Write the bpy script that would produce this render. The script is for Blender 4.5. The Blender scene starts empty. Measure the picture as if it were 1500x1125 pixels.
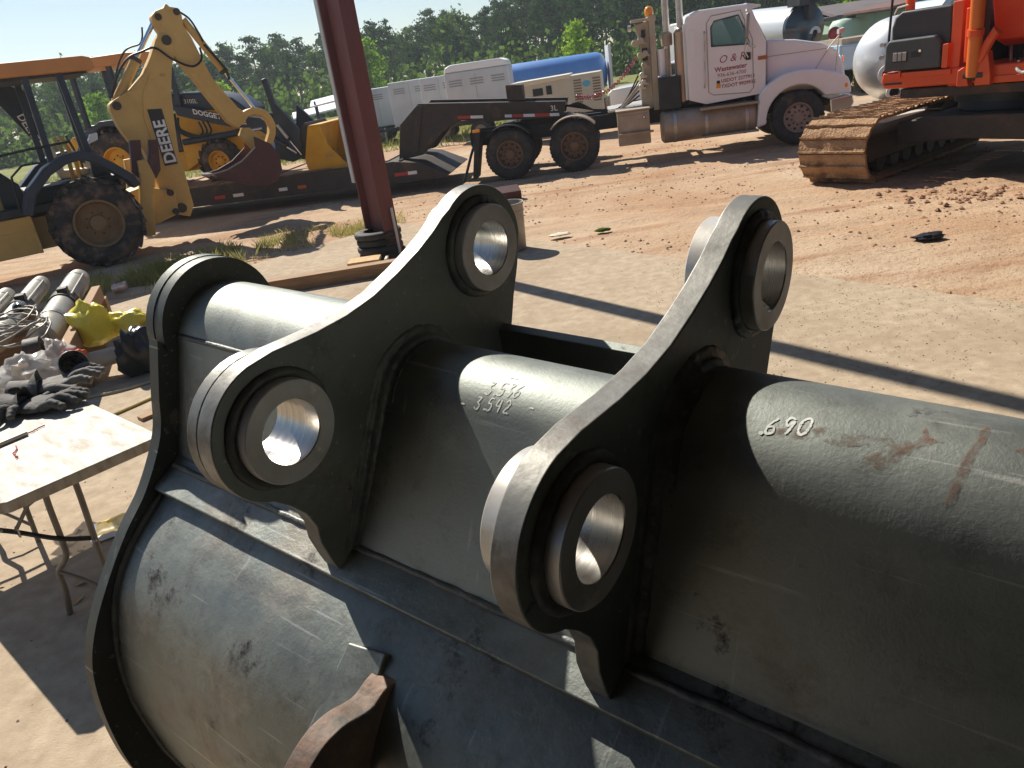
import bpy, bmesh, math, random
from mathutils import Vector, Matrix, noise
random.seed(7)
SC = bpy.context.scene
COL = SC.collection
R = math.radians

# ------------------------------------------------------------------ camera
cam = bpy.data.cameras.new('camera'); CAM = bpy.data.objects.new('camera', cam); COL.objects.link(CAM)
SC.camera = CAM
cam.sensor_width = 36.0; cam.lens = 26.93; cam.clip_start = 0.05; cam.clip_end = 6000
CAM.matrix_world = Matrix(((0.98926, 0.14615, 0.0, 0.0),
                           (-0.05591, 0.37847, -0.92392, 0.0),
                           (-0.13503, 0.91400, 0.38258, 2.30),
                           (0, 0, 0, 1)))
SC.render.resolution_x = 1024; SC.render.resolution_y = 768
# ------------------------------------------------------------------ sky, sun, exposure
SUN_EL = R(44.0); SUN_AZ = math.atan2(-0.545, 0.838)          # azimuth measured from +Y towards +X
W = bpy.data.worlds.new('World'); SC.world = W; W.use_nodes = True
wn = W.node_tree.nodes; wl = W.node_tree.links
sky = wn.new('ShaderNodeTexSky'); sky.sky_type = 'NISHITA'; sky.sun_disc = False
sky.sun_elevation = SUN_EL; sky.sun_rotation = SUN_AZ
sky.air_density = 1.0; sky.dust_density = 0.35; sky.ozone_density = 2.2; sky.altitude = 80
bg = wn['Background']; bg.inputs['Strength'].default_value = 0.062
wl.new(sky.outputs[0], bg.inputs['Color'])
sl = bpy.data.lights.new('sun', 'SUN'); sl.energy = 5.0; sl.angle = R(0.53); sl.color = (1.0, 0.93, 0.82)
SUN = bpy.data.objects.new('sun', sl); COL.objects.link(SUN)
sdir = Vector((math.sin(SUN_AZ) * math.cos(SUN_EL), math.cos(SUN_AZ) * math.cos(SUN_EL), math.sin(SUN_EL)))
SUN.rotation_euler = sdir.to_track_quat('Z', 'Y').to_euler(); SUN.location = sdir * 60
SC.view_settings.view_transform = 'Standard'; SC.view_settings.look = 'None'
SC.view_settings.exposure = 0.66; SC.view_settings.gamma = 1.0
SC.cycles.use_denoising = True
SC.cycles.max_bounces = 8; SC.cycles.volume_bounces = 0; SC.cycles.transparent_max_bounces = 12

# ------------------------------------------------------------------ material helpers
MATS = {}
def mat(name, c1, c2=None, scale=4.0, rough=0.6, rough2=None, metal=0.0, bump=0.0, bscale=40.0, spec=0.5,
        c3=None, s3=1.2, t3=(0.55, 0.7), trans=0.0, thr=(0.35, 0.65), stretch=None, ior=1.45, coat=0.0, bdist=0.01, alpha=1.0, detail=5.0, anoise=None):
    """procedural surface: two-colour noise, optional third colour in sharp-edged stains, roughness variation, bump"""
    if name in MATS: return MATS[name]
    m = bpy.data.materials.new(name); m.use_nodes = True; MATS[name] = m
    n, l = m.node_tree.nodes, m.node_tree.links
    b = n['Principled BSDF']
    tc = n.new('ShaderNodeTexCoord'); src = tc.outputs['Object']
    if stretch:
        mp = n.new('ShaderNodeMapping'); mp.inputs['Scale'].default_value = stretch
        l.new(src, mp.inputs['Vector']); src = mp.outputs[0]
    def ramp(fac, a, bb, p0, p1):
        r = n.new('ShaderNodeValToRGB'); r.color_ramp.elements[0].position = p0; r.color_ramp.elements[1].position = p1
        r.color_ramp.elements[0].color = (*a, 1) if len(a) == 3 else a; r.color_ramp.elements[1].color = (*bb, 1)
        l.new(fac, r.inputs[0]); return r
    no = n.new('ShaderNodeTexNoise'); no.inputs['Scale'].default_value = scale; no.inputs['Detail'].default_value = detail
    no.inputs['Roughness'].default_value = 0.62; l.new(src, no.inputs['Vector'])
    col = ramp(no.outputs[0], c1, c2 or c1, *thr).outputs[0]
    if c3:
        n3 = n.new('ShaderNodeTexNoise'); n3.inputs['Scale'].default_value = s3; n3.inputs['Detail'].default_value = 6
        n3.inputs['Roughness'].default_value = 0.7; l.new(src, n3.inputs['Vector'])
        f3 = ramp(n3.outputs[0], (0, 0, 0), (1, 1, 1), *t3)
        mx = n.new('ShaderNodeMix'); mx.data_type = 'RGBA'
        l.new(f3.outputs[0], mx.inputs[0]); l.new(col, mx.inputs[6]); mx.inputs[7].default_value = (*c3, 1); col = mx.outputs[2]
    l.new(col, b.inputs['Base Color'])
    if rough2 is not None:
        rr = ramp(no.outputs[0], (rough,) * 3, (rough2,) * 3, 0.3, 0.7); l.new(rr.outputs[0], b.inputs['Roughness'])
    else: b.inputs['Roughness'].default_value = rough
    b.inputs['Metallic'].default_value = metal; b.inputs['Specular IOR Level'].default_value = spec
    b.inputs['IOR'].default_value = ior; b.inputs['Coat Weight'].default_value = coat
    b.inputs['Transmission Weight'].default_value = trans; b.inputs['Alpha'].default_value = alpha
    if anoise:
        na = n.new('ShaderNodeTexNoise'); na.inputs['Scale'].default_value = anoise[0]; na.inputs['Detail'].default_value = 6; na.inputs['Roughness'].default_value = 0.7; l.new(src, na.inputs['Vector'])
        l.new(ramp(na.outputs[0], (0, 0, 0), (alpha,) * 3, anoise[1], anoise[2]).outputs[0], b.inputs['Alpha'])
    if bump:
        nb = n.new('ShaderNodeTexNoise'); nb.inputs['Scale'].default_value = bscale; nb.inputs['Detail'].default_value = 3
        l.new(src, nb.inputs['Vector'])
        bp = n.new('ShaderNodeBump'); bp.inputs['Strength'].default_value = bump; bp.inputs['Distance'].default_value = bdist
        l.new(nb.outputs[0], bp.inputs['Height']); l.new(bp.outputs[0], b.inputs['Normal'])
    return m
def emit(name, c, s):
    m = mat(name, c); b = m.node_tree.nodes['Principled BSDF']
    b.inputs['Emission Color'].default_value = (*c, 1); b.inputs['Emission Strength'].default_value = s; return m
def leafmat(name, c1, c2, tr):
    m = bpy.data.materials.new(name); m.use_nodes = True; MATS[name] = m
    n, l = m.node_tree.nodes, m.node_tree.links; n.remove(n['Principled BSDF'])
    tc = n.new('ShaderNodeTexCoord'); no = n.new('ShaderNodeTexNoise'); no.inputs['Scale'].default_value = 0.9
    l.new(tc.outputs['Object'], no.inputs['Vector'])
    oi = n.new('ShaderNodeObjectInfo')
    ad = n.new('ShaderNodeMath'); ad.operation = 'MULTIPLY_ADD'; l.new(oi.outputs['Random'], ad.inputs[0]); ad.inputs[1].default_value = 0.45; l.new(no.outputs[0], ad.inputs[2])
    r = n.new('ShaderNodeValToRGB'); r.color_ramp.elements[0].position = 0.45; r.color_ramp.elements[1].position = 0.95
    r.color_ramp.elements[0].color = (*c1, 1); r.color_ramp.elements[1].color = (*c2, 1); l.new(ad.outputs[0], r.inputs[0])
    d = n.new('ShaderNodeBsdfDiffuse'); t = n.new('ShaderNodeBsdfTranslucent'); mx = n.new('ShaderNodeMixShader'); mx.inputs[0].default_value = tr
    l.new(r.outputs[0], d.inputs[0]); l.new(r.outputs[0], t.inputs[0]); l.new(d.outputs[0], mx.inputs[1]); l.new(t.outputs[0], mx.inputs[2])
    l.new(mx.outputs[0], n['Material Output'].inputs[0]); return m

# ------------------------------------------------------------------ mesh helpers
def frame(a):
    a = Vector(a).normalized(); u = a.orthogonal().normalized(); return a, u, a.cross(u)
class MB:
    def __init__(s): s.v = []; s.f = []; s.m = []; s.mi = 0
    def add(s, vs, fs):
        k = len(s.v); s.v += [tuple(p) for p in vs]
        for f in fs: s.f.append(tuple(i + k for i in f)); s.m.append(s.mi)
        return s
    def box(s, x0, x1, y0, y1, z0, z1):
        vs = [(x, y, z) for z in (z0, z1) for y in (y0, y1) for x in (x0, x1)]
        return s.add(vs, [(0, 2, 3, 1), (4, 5, 7, 6), (0, 1, 5, 4), (2, 6, 7, 3), (0, 4, 6, 2), (1, 3, 7, 5)])
    def obox(s, c, ax, ay, az):
        """box with centre and three half-axis vectors"""
        c, ax, ay, az = map(Vector, (c, ax, ay, az))
        vs = [c + ax * i + ay * j + az * k for k in (-1, 1) for j in (-1, 1) for i in (-1, 1)]
        return s.add(vs, [(0, 2, 3, 1), (4, 5, 7, 6), (0, 1, 5, 4), (2, 6, 7, 3), (0, 4, 6, 2), (1, 3, 7, 5)])
    def prism(s, poly, ax, a0, a1):
        """polygon extruded along an axis; poly is (y,z), (x,z) or (x,y)"""
        A = sum(poly[i][0] * poly[(i + 1) % len(poly)][1] - poly[(i + 1) % len(poly)][0] * poly[i][1] for i in range(len(poly)))
        if A < 0: poly = poly[::-1]
        n = len(poly)
        mk = {'x': lambda p, a: (a, p[0], p[1]), 'y': lambda p, a: (p[0], a, p[1]), 'z': lambda p, a: (p[0], p[1], a)}[ax]
        vs = [mk(p, a0) for p in poly] + [mk(p, a1) for p in poly]
        fs = [tuple(range(n))[::-1], tuple(range(n, 2 * n))] + [(i, (i + 1) % n, n + (i + 1) % n, n + i) for i in range(n)]
        if ax == 'y': fs = [f[::-1] for f in fs]
        return s.add(vs, fs)
    def tube(s, p0, p1, r0, r1=None, n=14, caps=True):
        r1 = r0 if r1 is None else r1
        p0, p1 = Vector(p0), Vector(p1); a, u, w = frame(p1 - p0)
        vs = []
        for p, r in ((p0, r0), (p1, r1)):
            vs += [p + u * r * math.cos(2 * math.pi * i / n) + w * r * math.sin(2 * math.pi * i / n) for i in range(n)]
        fs = [(i, (i + 1) % n, n + (i + 1) % n, n + i) for i in range(n)]
        if caps: fs += [tuple(range(n))[::-1], tuple(range(n, 2 * n))]
        return s.add(vs, fs)
    def path(s, pts, r, n=8, closed=False, jit=0.0):
        pts = [Vector(p) for p in pts]; N = len(pts); vs = []; rr = r if hasattr(r, '__len__') else [r] * N
        t0 = (pts[1] - pts[0]).normalized(); u = t0.orthogonal().normalized()
        for i, p in enumerate(pts):
            if closed: t = (pts[(i + 1) % N] - pts[i - 1])
            else: t = (pts[min(i + 1, N - 1)] - pts[max(i - 1, 0)])
            t.normalize(); u = (u - t * u.dot(t)).normalized(); w = t.cross(u)
            k = rr[i] * (1 + random.uniform(-jit, jit))
            vs += [p + (u * math.cos(2 * math.pi * j / n) + w * math.sin(2 * math.pi * j / n)) * k for j in range(n)]
        fs = []
        for i in range(N if closed else N - 1):
            a, b = i * n, ((i + 1) % N) * n
            fs += [(a + j, a + (j + 1) % n, b + (j + 1) % n, b + j) for j in range(n)]
        if not closed: fs += [tuple(range(n))[::-1], tuple(range((N - 1) * n, N * n))]
        return s.add(vs, fs)
    def lathe(s, prof, o, axis, n=32, a0=0.0, a1=2 * math.pi, closed=False):
        """profile of (radius, distance along the axis)"""
        o = Vector(o); a, u, w = frame(axis); full = abs(a1 - a0 - 2 * math.pi) < 1e-6
        K = n if full else n + 1; m = len(prof); vs = []
        for i in range(K):
            t = a0 + (a1 - a0) * i / n; dv = u * math.cos(t) + w * math.sin(t)
            vs += [o + a * h + dv * r for r, h in prof]
        fs = []
        for i in range(n):
            p, q = i * m, ((i + 1) % K) * m
            for j in range(m if closed else m - 1):
                k = (j + 1) % m; fs.append((p + j, q + j, q + k, p + k))
        return s.add(vs, fs)
    def ball(s, c, r, n=12, m=8, sq=(1, 1, 1)):
        vs = []; c = Vector(c)
        for j in range(m + 1):
            ph = math.pi * j / m
            vs += [c + Vector((r * sq[0] * math.sin(ph) * math.cos(2 * math.pi * i / n), r * sq[1] * math.sin(ph) * math.sin(2 * math.pi * i / n), r * sq[2] * math.cos(ph))) for i in range(n)]
        return s.add(vs, [(j * n + i, (j + 1) * n + i, (j + 1) * n + (i + 1) % n, j * n + (i + 1) % n) for j in range(m) for i in range(n)])
    def plate(s, outer, holes, mk, a0, a1, edge_mi=None, hole_mi=None):
        """flat plate with holes: outline and hole loops in 2D, mk(p, a) lifts a 2D point to 3D"""
        bm = bmesh.new(); loops = []; ed = []
        for lp in [outer] + holes:
            vv = [bm.verts.new((p[0], p[1], 0)) for p in lp]; loops.append(vv)
            ed += [bm.edges.new((vv[i], vv[(i + 1) % len(vv)])) for i in range(len(vv))]
        bm.verts.index_update()
        bmesh.ops.triangle_fill(bm, use_beauty=True, use_dissolve=False, edges=ed, normal=(0, 0, 1))
        bm.verts.ensure_lookup_table(); bm.verts.index_update()
        P = [(v.co.x, v.co.y) for v in bm.verts]; n = len(P)
        fs = []
        for f in bm.faces:
            idx = [v.index for v in f.verts]
            if f.normal.z < 0: idx = idx[::-1]
            fs.append(tuple(idx))
        k = len(s.v); s.v += [tuple(mk(p, a0)) for p in P] + [tuple(mk(p, a1)) for p in P]
        for f in fs:
            s.f.append(tuple(i + k for i in f[::-1])); s.m.append(s.mi)
            s.f.append(tuple(i + k + n for i in f)); s.m.append(s.mi)
        for li, lp in enumerate(loops):
            mi = s.mi
            if li == 0 and edge_mi is not None: mi = edge_mi
            if li > 0 and hole_mi is not None: mi = hole_mi
            ids = [v.index for v in lp]
            for i in range(len(ids)):
                a, b = ids[i], ids[(i + 1) % len(ids)]
                s.f.append((a + k, b + k, b + k + n, a + k + n)); s.m.append(mi)
        bm.free(); return s
def link(o, parent=None):
    COL.objects.link(o)
    if parent is not None: o.parent = parent
    return o
def ob(name, mb, mats, parent=None, bev=0.0, smooth=35, seg=2, fix=True):
    me = bpy.data.meshes.new(name); me.from_pydata(mb.v, [], mb.f)
    mats = mats if isinstance(mats, (list, tuple)) else [mats]
    for m in mats: me.materials.append(m)
    if len(mats) > 1: me.polygons.foreach_set('material_index', mb.m)
    if fix:
        bm = bmesh.new(); bm.from_mesh(me); bmesh.ops.recalc_face_normals(bm, faces=bm.faces); bm.to_mesh(me); bm.free()
    if smooth:
        me.shade_smooth(); me.set_sharp_from_angle(angle=R(smooth))
    me.update()
    o = bpy.data.objects.new(name, me); link(o, parent)
    if bev:
        b = o.modifiers.new('bevel', 'BEVEL'); b.width = bev; b.segments = seg; b.limit_method = 'ANGLE'; b.angle_limit = R(40); b.harden_normals = True
    return o
def tag(o, label=None, cat=None, group=None, kind=None):
    if label: o['label'] = label
    if cat: o['category'] = cat
    if group: o['group'] = group
    if kind: o['kind'] = kind
    return o
def root(name, label, cat, loc=(0, 0, 0), yaw=0.0, group=None):
    o = bpy.data.objects.new(name, None); o.empty_display_size = 0.2; COL.objects.link(o)
    o.location = loc; o.rotation_euler = (0, 0, R(yaw)); return tag(o, label, cat, group)
def dup(o, parent=None):
    c = o.copy(); COL.objects.link(c); c.parent = parent
    for ch in list(o.children): dup(ch, c)
    return c
def text(name, s, size, m, parent, mk, align='LEFT', bold=0.0, shear=0.0, ext=0.002):
    """lettering as thin raised mesh; mk(x, y, h) maps the flat text to 3D"""
    cu = bpy.data.curves.new('t', 'FONT'); cu.body = s; cu.size = size; cu.align_x = align; cu.offset = bold; cu.shear = shear; cu.resolution_u = 3
    to = bpy.data.objects.new('t', cu); COL.objects.link(to)
    dg = bpy.context.evaluated_depsgraph_get(); me = bpy.data.meshes.new_from_object(to.evaluated_get(dg))
    bpy.data.objects.remove(to)
    for v in me.vertices: v.co = Vector(mk(v.co.x, v.co.y, ext))
    me.name = name; me.materials.clear(); me.materials.append(m)
    o = bpy.data.objects.new(name, me); link(o, parent); return o
def circ(cx, cy, r, n=40, a0=0.0, a1=360.0, close=False):
    return [(cx + r * math.cos(R(a0 + (a1 - a0) * i / n)), cy + r * math.sin(R(a0 + (a1 - a0) * i / n))) for i in range(n if not close else n + 1)]
def spline(pts, k=6):
    """Catmull-Rom through the points"""
    P = [Vector(p) for p in pts]; out = []
    for i in range(len(P) - 1):
        p0, p1, p2, p3 = P[max(i - 1, 0)], P[i], P[i + 1], P[min(i + 2, len(P) - 1)]
        for j in range(k):
            t = j / k
            out.append(0.5 * ((2 * p1) + (p2 - p0) * t + (2 * p0 - 5 * p1 + 4 * p2 - p3) * t * t + (3 * p1 - p0 - 3 * p2 + p3) * t ** 3))
    out.append(P[-1]); return out
# ------------------------------------------------------------------ common materials
M_RUBBER = mat('rubber', (0.018, 0.018, 0.02), (0.05, 0.045, 0.04), 6, 0.75, bump=0.2, c3=(0.2, 0.12, 0.07), s3=2.5, t3=(0.55, 0.75))
M_MUDRUBBER = mat('muddy_rubber', (0.02, 0.02, 0.022), (0.05, 0.04, 0.034), 4, 0.85, bump=0.4, c3=(0.20, 0.13, 0.085), s3=3, t3=(0.46, 0.62))
M_BLACK = mat('black_paint', (0.012, 0.014, 0.018), (0.03, 0.032, 0.036), 3, 0.45, 0.6, bump=0.05)
M_NAVY = mat('blue_black_paint', (0.018, 0.026, 0.045), (0.035, 0.045, 0.065), 3, 0.4, 0.55)
M_DEEREY = mat('old_yellow_paint', (0.62, 0.40, 0.12), (0.52, 0.32, 0.095), 2.0, 0.45, 0.6, bump=0.05, c3=(0.2, 0.1, 0.04), s3=3, t3=(0.62, 0.75))
M_YEL = mat('bright_yellow_paint', (0.72, 0.38, 0.012), (0.6, 0.3, 0.012), 2.0, 0.4, 0.55, c3=(0.3, 0.2, 0.12), s3=2.2, t3=(0.6, 0.72))
M_CANOPY = mat('canopy_orange', (0.58, 0.25, 0.07), (0.48, 0.2, 0.06), 1.2, 0.5, 0.6)
M_MAROON = mat('maroon_primer', (0.09, 0.03, 0.028), (0.065, 0.024, 0.024), 2.5, 0.6, bump=0.1, c3=(0.16, 0.08, 0.05), s3=3, t3=(0.6, 0.75))
M_CHROME = mat('chrome_rod', (0.75, 0.76, 0.78), rough=0.12, metal=1.0)
M_STEEL = mat('bare_steel', (0.42, 0.41, 0.39), (0.3, 0.29, 0.27), 12, 0.3, 0.5, metal=1.0)
M_ALU = mat('aluminium', (0.62, 0.6, 0.56), (0.5, 0.46, 0.4), 4, 0.35, 0.55, metal=0.85, c3=(0.33, 0.25, 0.18), s3=2.0, t3=(0.55, 0.8))
M_DUSTALU = mat('dusty_aluminium', (0.42, 0.35, 0.28), (0.34, 0.27, 0.2), 3, 0.5, 0.7, metal=0.45)
M_WHITE = mat('white_paint', (0.86, 0.85, 0.85), (0.8, 0.78, 0.77), 0.8, 0.3, 0.42, c3=(0.62, 0.52, 0.44), s3=1.0, t3=(0.6, 0.9), coat=0.4)
M_WHITEBOX = mat('white_enclosure', (0.58, 0.60, 0.62), (0.5, 0.52, 0.54), 1.0, 0.5)
M_BEIGE = mat('beige_enclosure', (0.58, 0.52, 0.4), (0.5, 0.45, 0.35), 1.5, 0.55)
M_RACK = mat('dusty_rack', (0.5, 0.43, 0.32), (0.4, 0.32, 0.23), 3, 0.6, metal=0.2)
M_ORANGE = mat('orange_paint', (0.72, 0.085, 0.012), (0.62, 0.07, 0.012), 1.5, 0.38, 0.5, coat=0.3, c3=(0.42, 0.14, 0.05), s3=1.6, t3=(0.62, 0.85))
M_CHAR = mat('charcoal_panel', (0.035, 0.035, 0.042), (0.05, 0.048, 0.052), 3, 0.5)
M_MUD = mat('dry_mud', (0.42, 0.27, 0.16), (0.30, 0.18, 0.10), 5, 0.95, bump=1.0, bscale=30, bdist=0.03, spec=0.1, c3=(0.16, 0.09, 0.055), s3=4.5, t3=(0.54, 0.68))
M_DARKSTEEL = mat('dark_greasy_steel', (0.03, 0.026, 0.024), (0.06, 0.045, 0.035), 4, 0.55, 0.75, bump=0.2, c3=(0.13, 0.075, 0.045), s3=2.5, t3=(0.55, 0.75))
M_GLASS = mat('dark_glass', (0.02, 0.05, 0.05), rough=0.05, spec=0.8)
M_TEAL = mat('tinted_glass', (0.16, 0.34, 0.33), rough=0.04, spec=0.7, alpha=0.55)
M_AMBER = mat('amber_lens', (0.85, 0.3, 0.02), rough=0.2, coat=0.5)
M_RED = mat('red_reflector', (0.45, 0.03, 0.03), rough=0.3)
M_REFW = mat('white_reflector', (0.75, 0.75, 0.75), rough=0.3)
M_HOSE = mat('hose', (0.012, 0.012, 0.013), rough=0.5)
M_WOOD = mat('timber', (0.36, 0.22, 0.11), (0.24, 0.14, 0.075), 3, 0.8, bump=0.3, stretch=(1, 8, 8), bscale=20)
M_PLY = mat('plywood', (0.5, 0.34, 0.16), (0.42, 0.27, 0.12), 4, 0.75, stretch=(6, 1, 1))
M_RUSTRED = mat('red_oxide_primer', (0.18, 0.06, 0.054), (0.135, 0.044, 0.042), 1.6, 0.5, 0.65, bump=0.12, c3=(0.03, 0.013, 0.014), s3=4.5, t3=(0.66, 0.72), stretch=(1.6, 1.6, 0.45))

# ------------------------------------------------------------------ ground (one sheet to the horizon)
def axis_pts(lo, hi, f0, f1, step, grow=1.16):
    a = []; x = f0
    while x <= f1: a.append(x); x += step
    s = step; x = f1
    while x < hi: s = min(s * grow, 160); x += s; a.append(x)
    s = step; x = f0; b = []
    while x > lo: s = min(s * grow, 160); x -= s; b.append(x)
    return b[::-1] + a
SLAB = [(-1.62, 13.72), (2.3, 8.27), (9.0, -1.3), (4, -8), (-14, -4), (-12.2, 4.3)]
def in_slab(x, y, g=0.0):
    # signed distance to the two visible slab edges (positive inside)
    d1 = (x + 1.62) * -0.814 + (y - 13.72) * -0.581
    d2 = (x + 1.62) * 0.664 + (y - 13.72) * -0.747
    return min(d1, d2)
def ground_z(x, y):
    d = -in_slab(x, y)
    if d <= 0: return -0.03
    k = min(1.0, d / 1.0)
    z = 0.012 * noise.noise((x * 0.9, y * 0.9, 0.3)) + 0.014 * noise.noise((x * 2.6, y * 2.6, 4.0)) + 0.012 * noise.noise((x * 7, y * 7, 9.0))
    z += 0.02 * max(0, noise.noise((x * 0.35 + 3, y * 0.5, 7.7)))
    for o_, w_ in ((12.6, .22), (14.7, .22), (10.3, .3), (16.1, .25), (9.1, .2)):
        q = (y + .164 * x + .9 * math.sin(x * .21 + o_) - o_) / w_
        if abs(q) < 2.2: z += -.024 * math.exp(-q * q * 1.6) + .012 * math.exp(-(abs(q) - 1.3) ** 2 * 5) + (.006 * math.sin(x * 26 + q * 2) if abs(q) < .8 else 0)
    if y > 40: z += 0.25 * noise.noise((x * 0.02, y * 0.02, 2))
    return (z - 0.01) * k - 0.03 * (1 - k)
gx = axis_pts(-1500, 1500, -10.5, 10.5, 0.11); gy = axis_pts(-300, 2500, 3.0, 21.0, 0.11)
gm = MB(); nx = len(gx)
gm.v = [(x, y, ground_z(x, y)) for y in gy for x in gx]
gm.f = [(j * nx + i, j * nx + i + 1, (j + 1) * nx + i + 1, (j + 1) * nx + i) for j in range(len(gy) - 1) for i in range(nx - 1)]
gmat = bpy.data.materials.new('dirt_lot'); gmat.use_nodes = True
def ground_material(m):
    n, l = m.node_tree.nodes, m.node_tree.links; b = n['Principled BSDF']; b.inputs['Roughness'].default_value = 0.95; b.inputs['Specular IOR Level'].default_value = 0.15
    tc = n.new('ShaderNodeTexCoord')
    def nz(s, det=8, rough=0.6, st=None):
        t = n.new('ShaderNodeTexNoise'); t.inputs['Scale'].default_value = s; t.inputs['Detail'].default_value = det; t.inputs['Roughness'].default_value = rough
        v = tc.outputs['Object']
        if st:
            mp = n.new('ShaderNodeMapping'); mp.inputs['Scale'].default_value = st; mp.inputs['Rotation'].default_value = (0, 0, R(10)); l.new(v, mp.inputs[0]); v = mp.outputs[0]
        l.new(v, t.inputs['Vector']); return t.outputs[0]
    def rp(f, c0, c1, p0, p1):
        r = n.new('ShaderNodeValToRGB'); r.color_ramp.elements[0].position = p0; r.color_ramp.elements[1].position = p1
        r.color_ramp.elements[0].color = (*c0, 1); r.color_ramp.elements[1].color = (*c1, 1); l.new(f, r.inputs[0]); return r.outputs[0]
    def mix(f, a, c, mode='MIX'):
        mx = n.new('ShaderNodeMix'); mx.data_type = 'RGBA'; mx.blend_type = mode
        if isinstance(f, float): mx.inputs[0].default_value = f
        else: l.new(f, mx.inputs[0])
        for s, v in ((6, a), (7, c)):
            if isinstance(v, tuple): mx.inputs[s].default_value = (*v, 1)
            else: l.new(v, mx.inputs[s])
        return mx.outputs[2]
    red = rp(nz(0.5, 5), (0.37, 0.225, 0.132), (0.47, 0.33, 0.215), 0.35, 0.65)
    tan = rp(nz(1.1, 5), (0.41, 0.305, 0.205), (0.50, 0.39, 0.275), 0.35, 0.65)
    c = mix(rp(nz(0.16, 4), (0, 0, 0), (1, 1, 1), 0.4, 0.6), red, tan)
    c = mix(rp(nz(0.9, 6, 0.6, (0.3, 2.2, 1)), (0, 0, 0), (1, 1, 1), 0.52, 0.72), c, (0.30, 0.155, 0.085))      # rutted red clay
    c = mix(rp(nz(9, 6, 0.75), (0, 0, 0), (1, 1, 1), 0.55, 0.75), c, (0.24, 0.145, 0.09))                       # clods
    c = mix(rp(nz(45, 4, 0.8), (0, 0, 0), (1, 1, 1), 0.6, 0.75), c, (0.17, 0.12, 0.085))
    sp = n.new('ShaderNodeSeparateXYZ'); l.new(tc.outputs['Object'], sp.inputs[0])
    # grass takes over from the far side of the lot
    m1 = n.new('ShaderNodeMath'); m1.operation = 'MULTIPLY_ADD'; l.new(sp.outputs[1], m1.inputs[0]); m1.inputs[1].default_value = 0.08; m1.inputs[2].default_value = -2.45
    m2 = n.new('ShaderNodeMath'); m2.operation = 'ADD'; l.new(m1.outputs[0], m2.inputs[0]); l.new(nz(0.25, 6), m2.inputs[1])
    g = rp(nz(0.6, 5), (0.12, 0.14, 0.04), (0.24, 0.24, 0.075), 0.35, 0.65)
    c = mix(rp(m2.outputs[0], (0, 0, 0), (1, 1, 1), 0.42, 0.62), c, g)
    l.new(c, b.inputs['Base Color'])
    bp = n.new('ShaderNodeBump'); bp.inputs['Strength'].default_value = 0.9; bp.inputs['Distance'].default_value = 0.03
    l.new(nz(14, 5, 0.7), bp.inputs['Height']); l.new(bp.outputs[0], b.inputs['Normal'])
ground_material(gmat)
G = ob('ground', gm, gmat, smooth=80, fix=False); tag(G, kind='structure')

# concrete slab under the work area
sm = MB(); sm.prism(SLAB, 'z', -0.12, 0.0)
M_SLAB = mat('dusty_concrete', (0.325, 0.252, 0.175), (0.44, 0.355, 0.255), 9.0, 0.9, bump=0.6, bscale=110, spec=0.2, bdist=0.006, detail=9,
             c3=(0.29, 0.215, 0.145), s3=0.9, t3=(0.46, 0.76))
tag(ob('concrete_slab', sm, M_SLAB, smooth=0), kind='structure')
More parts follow.
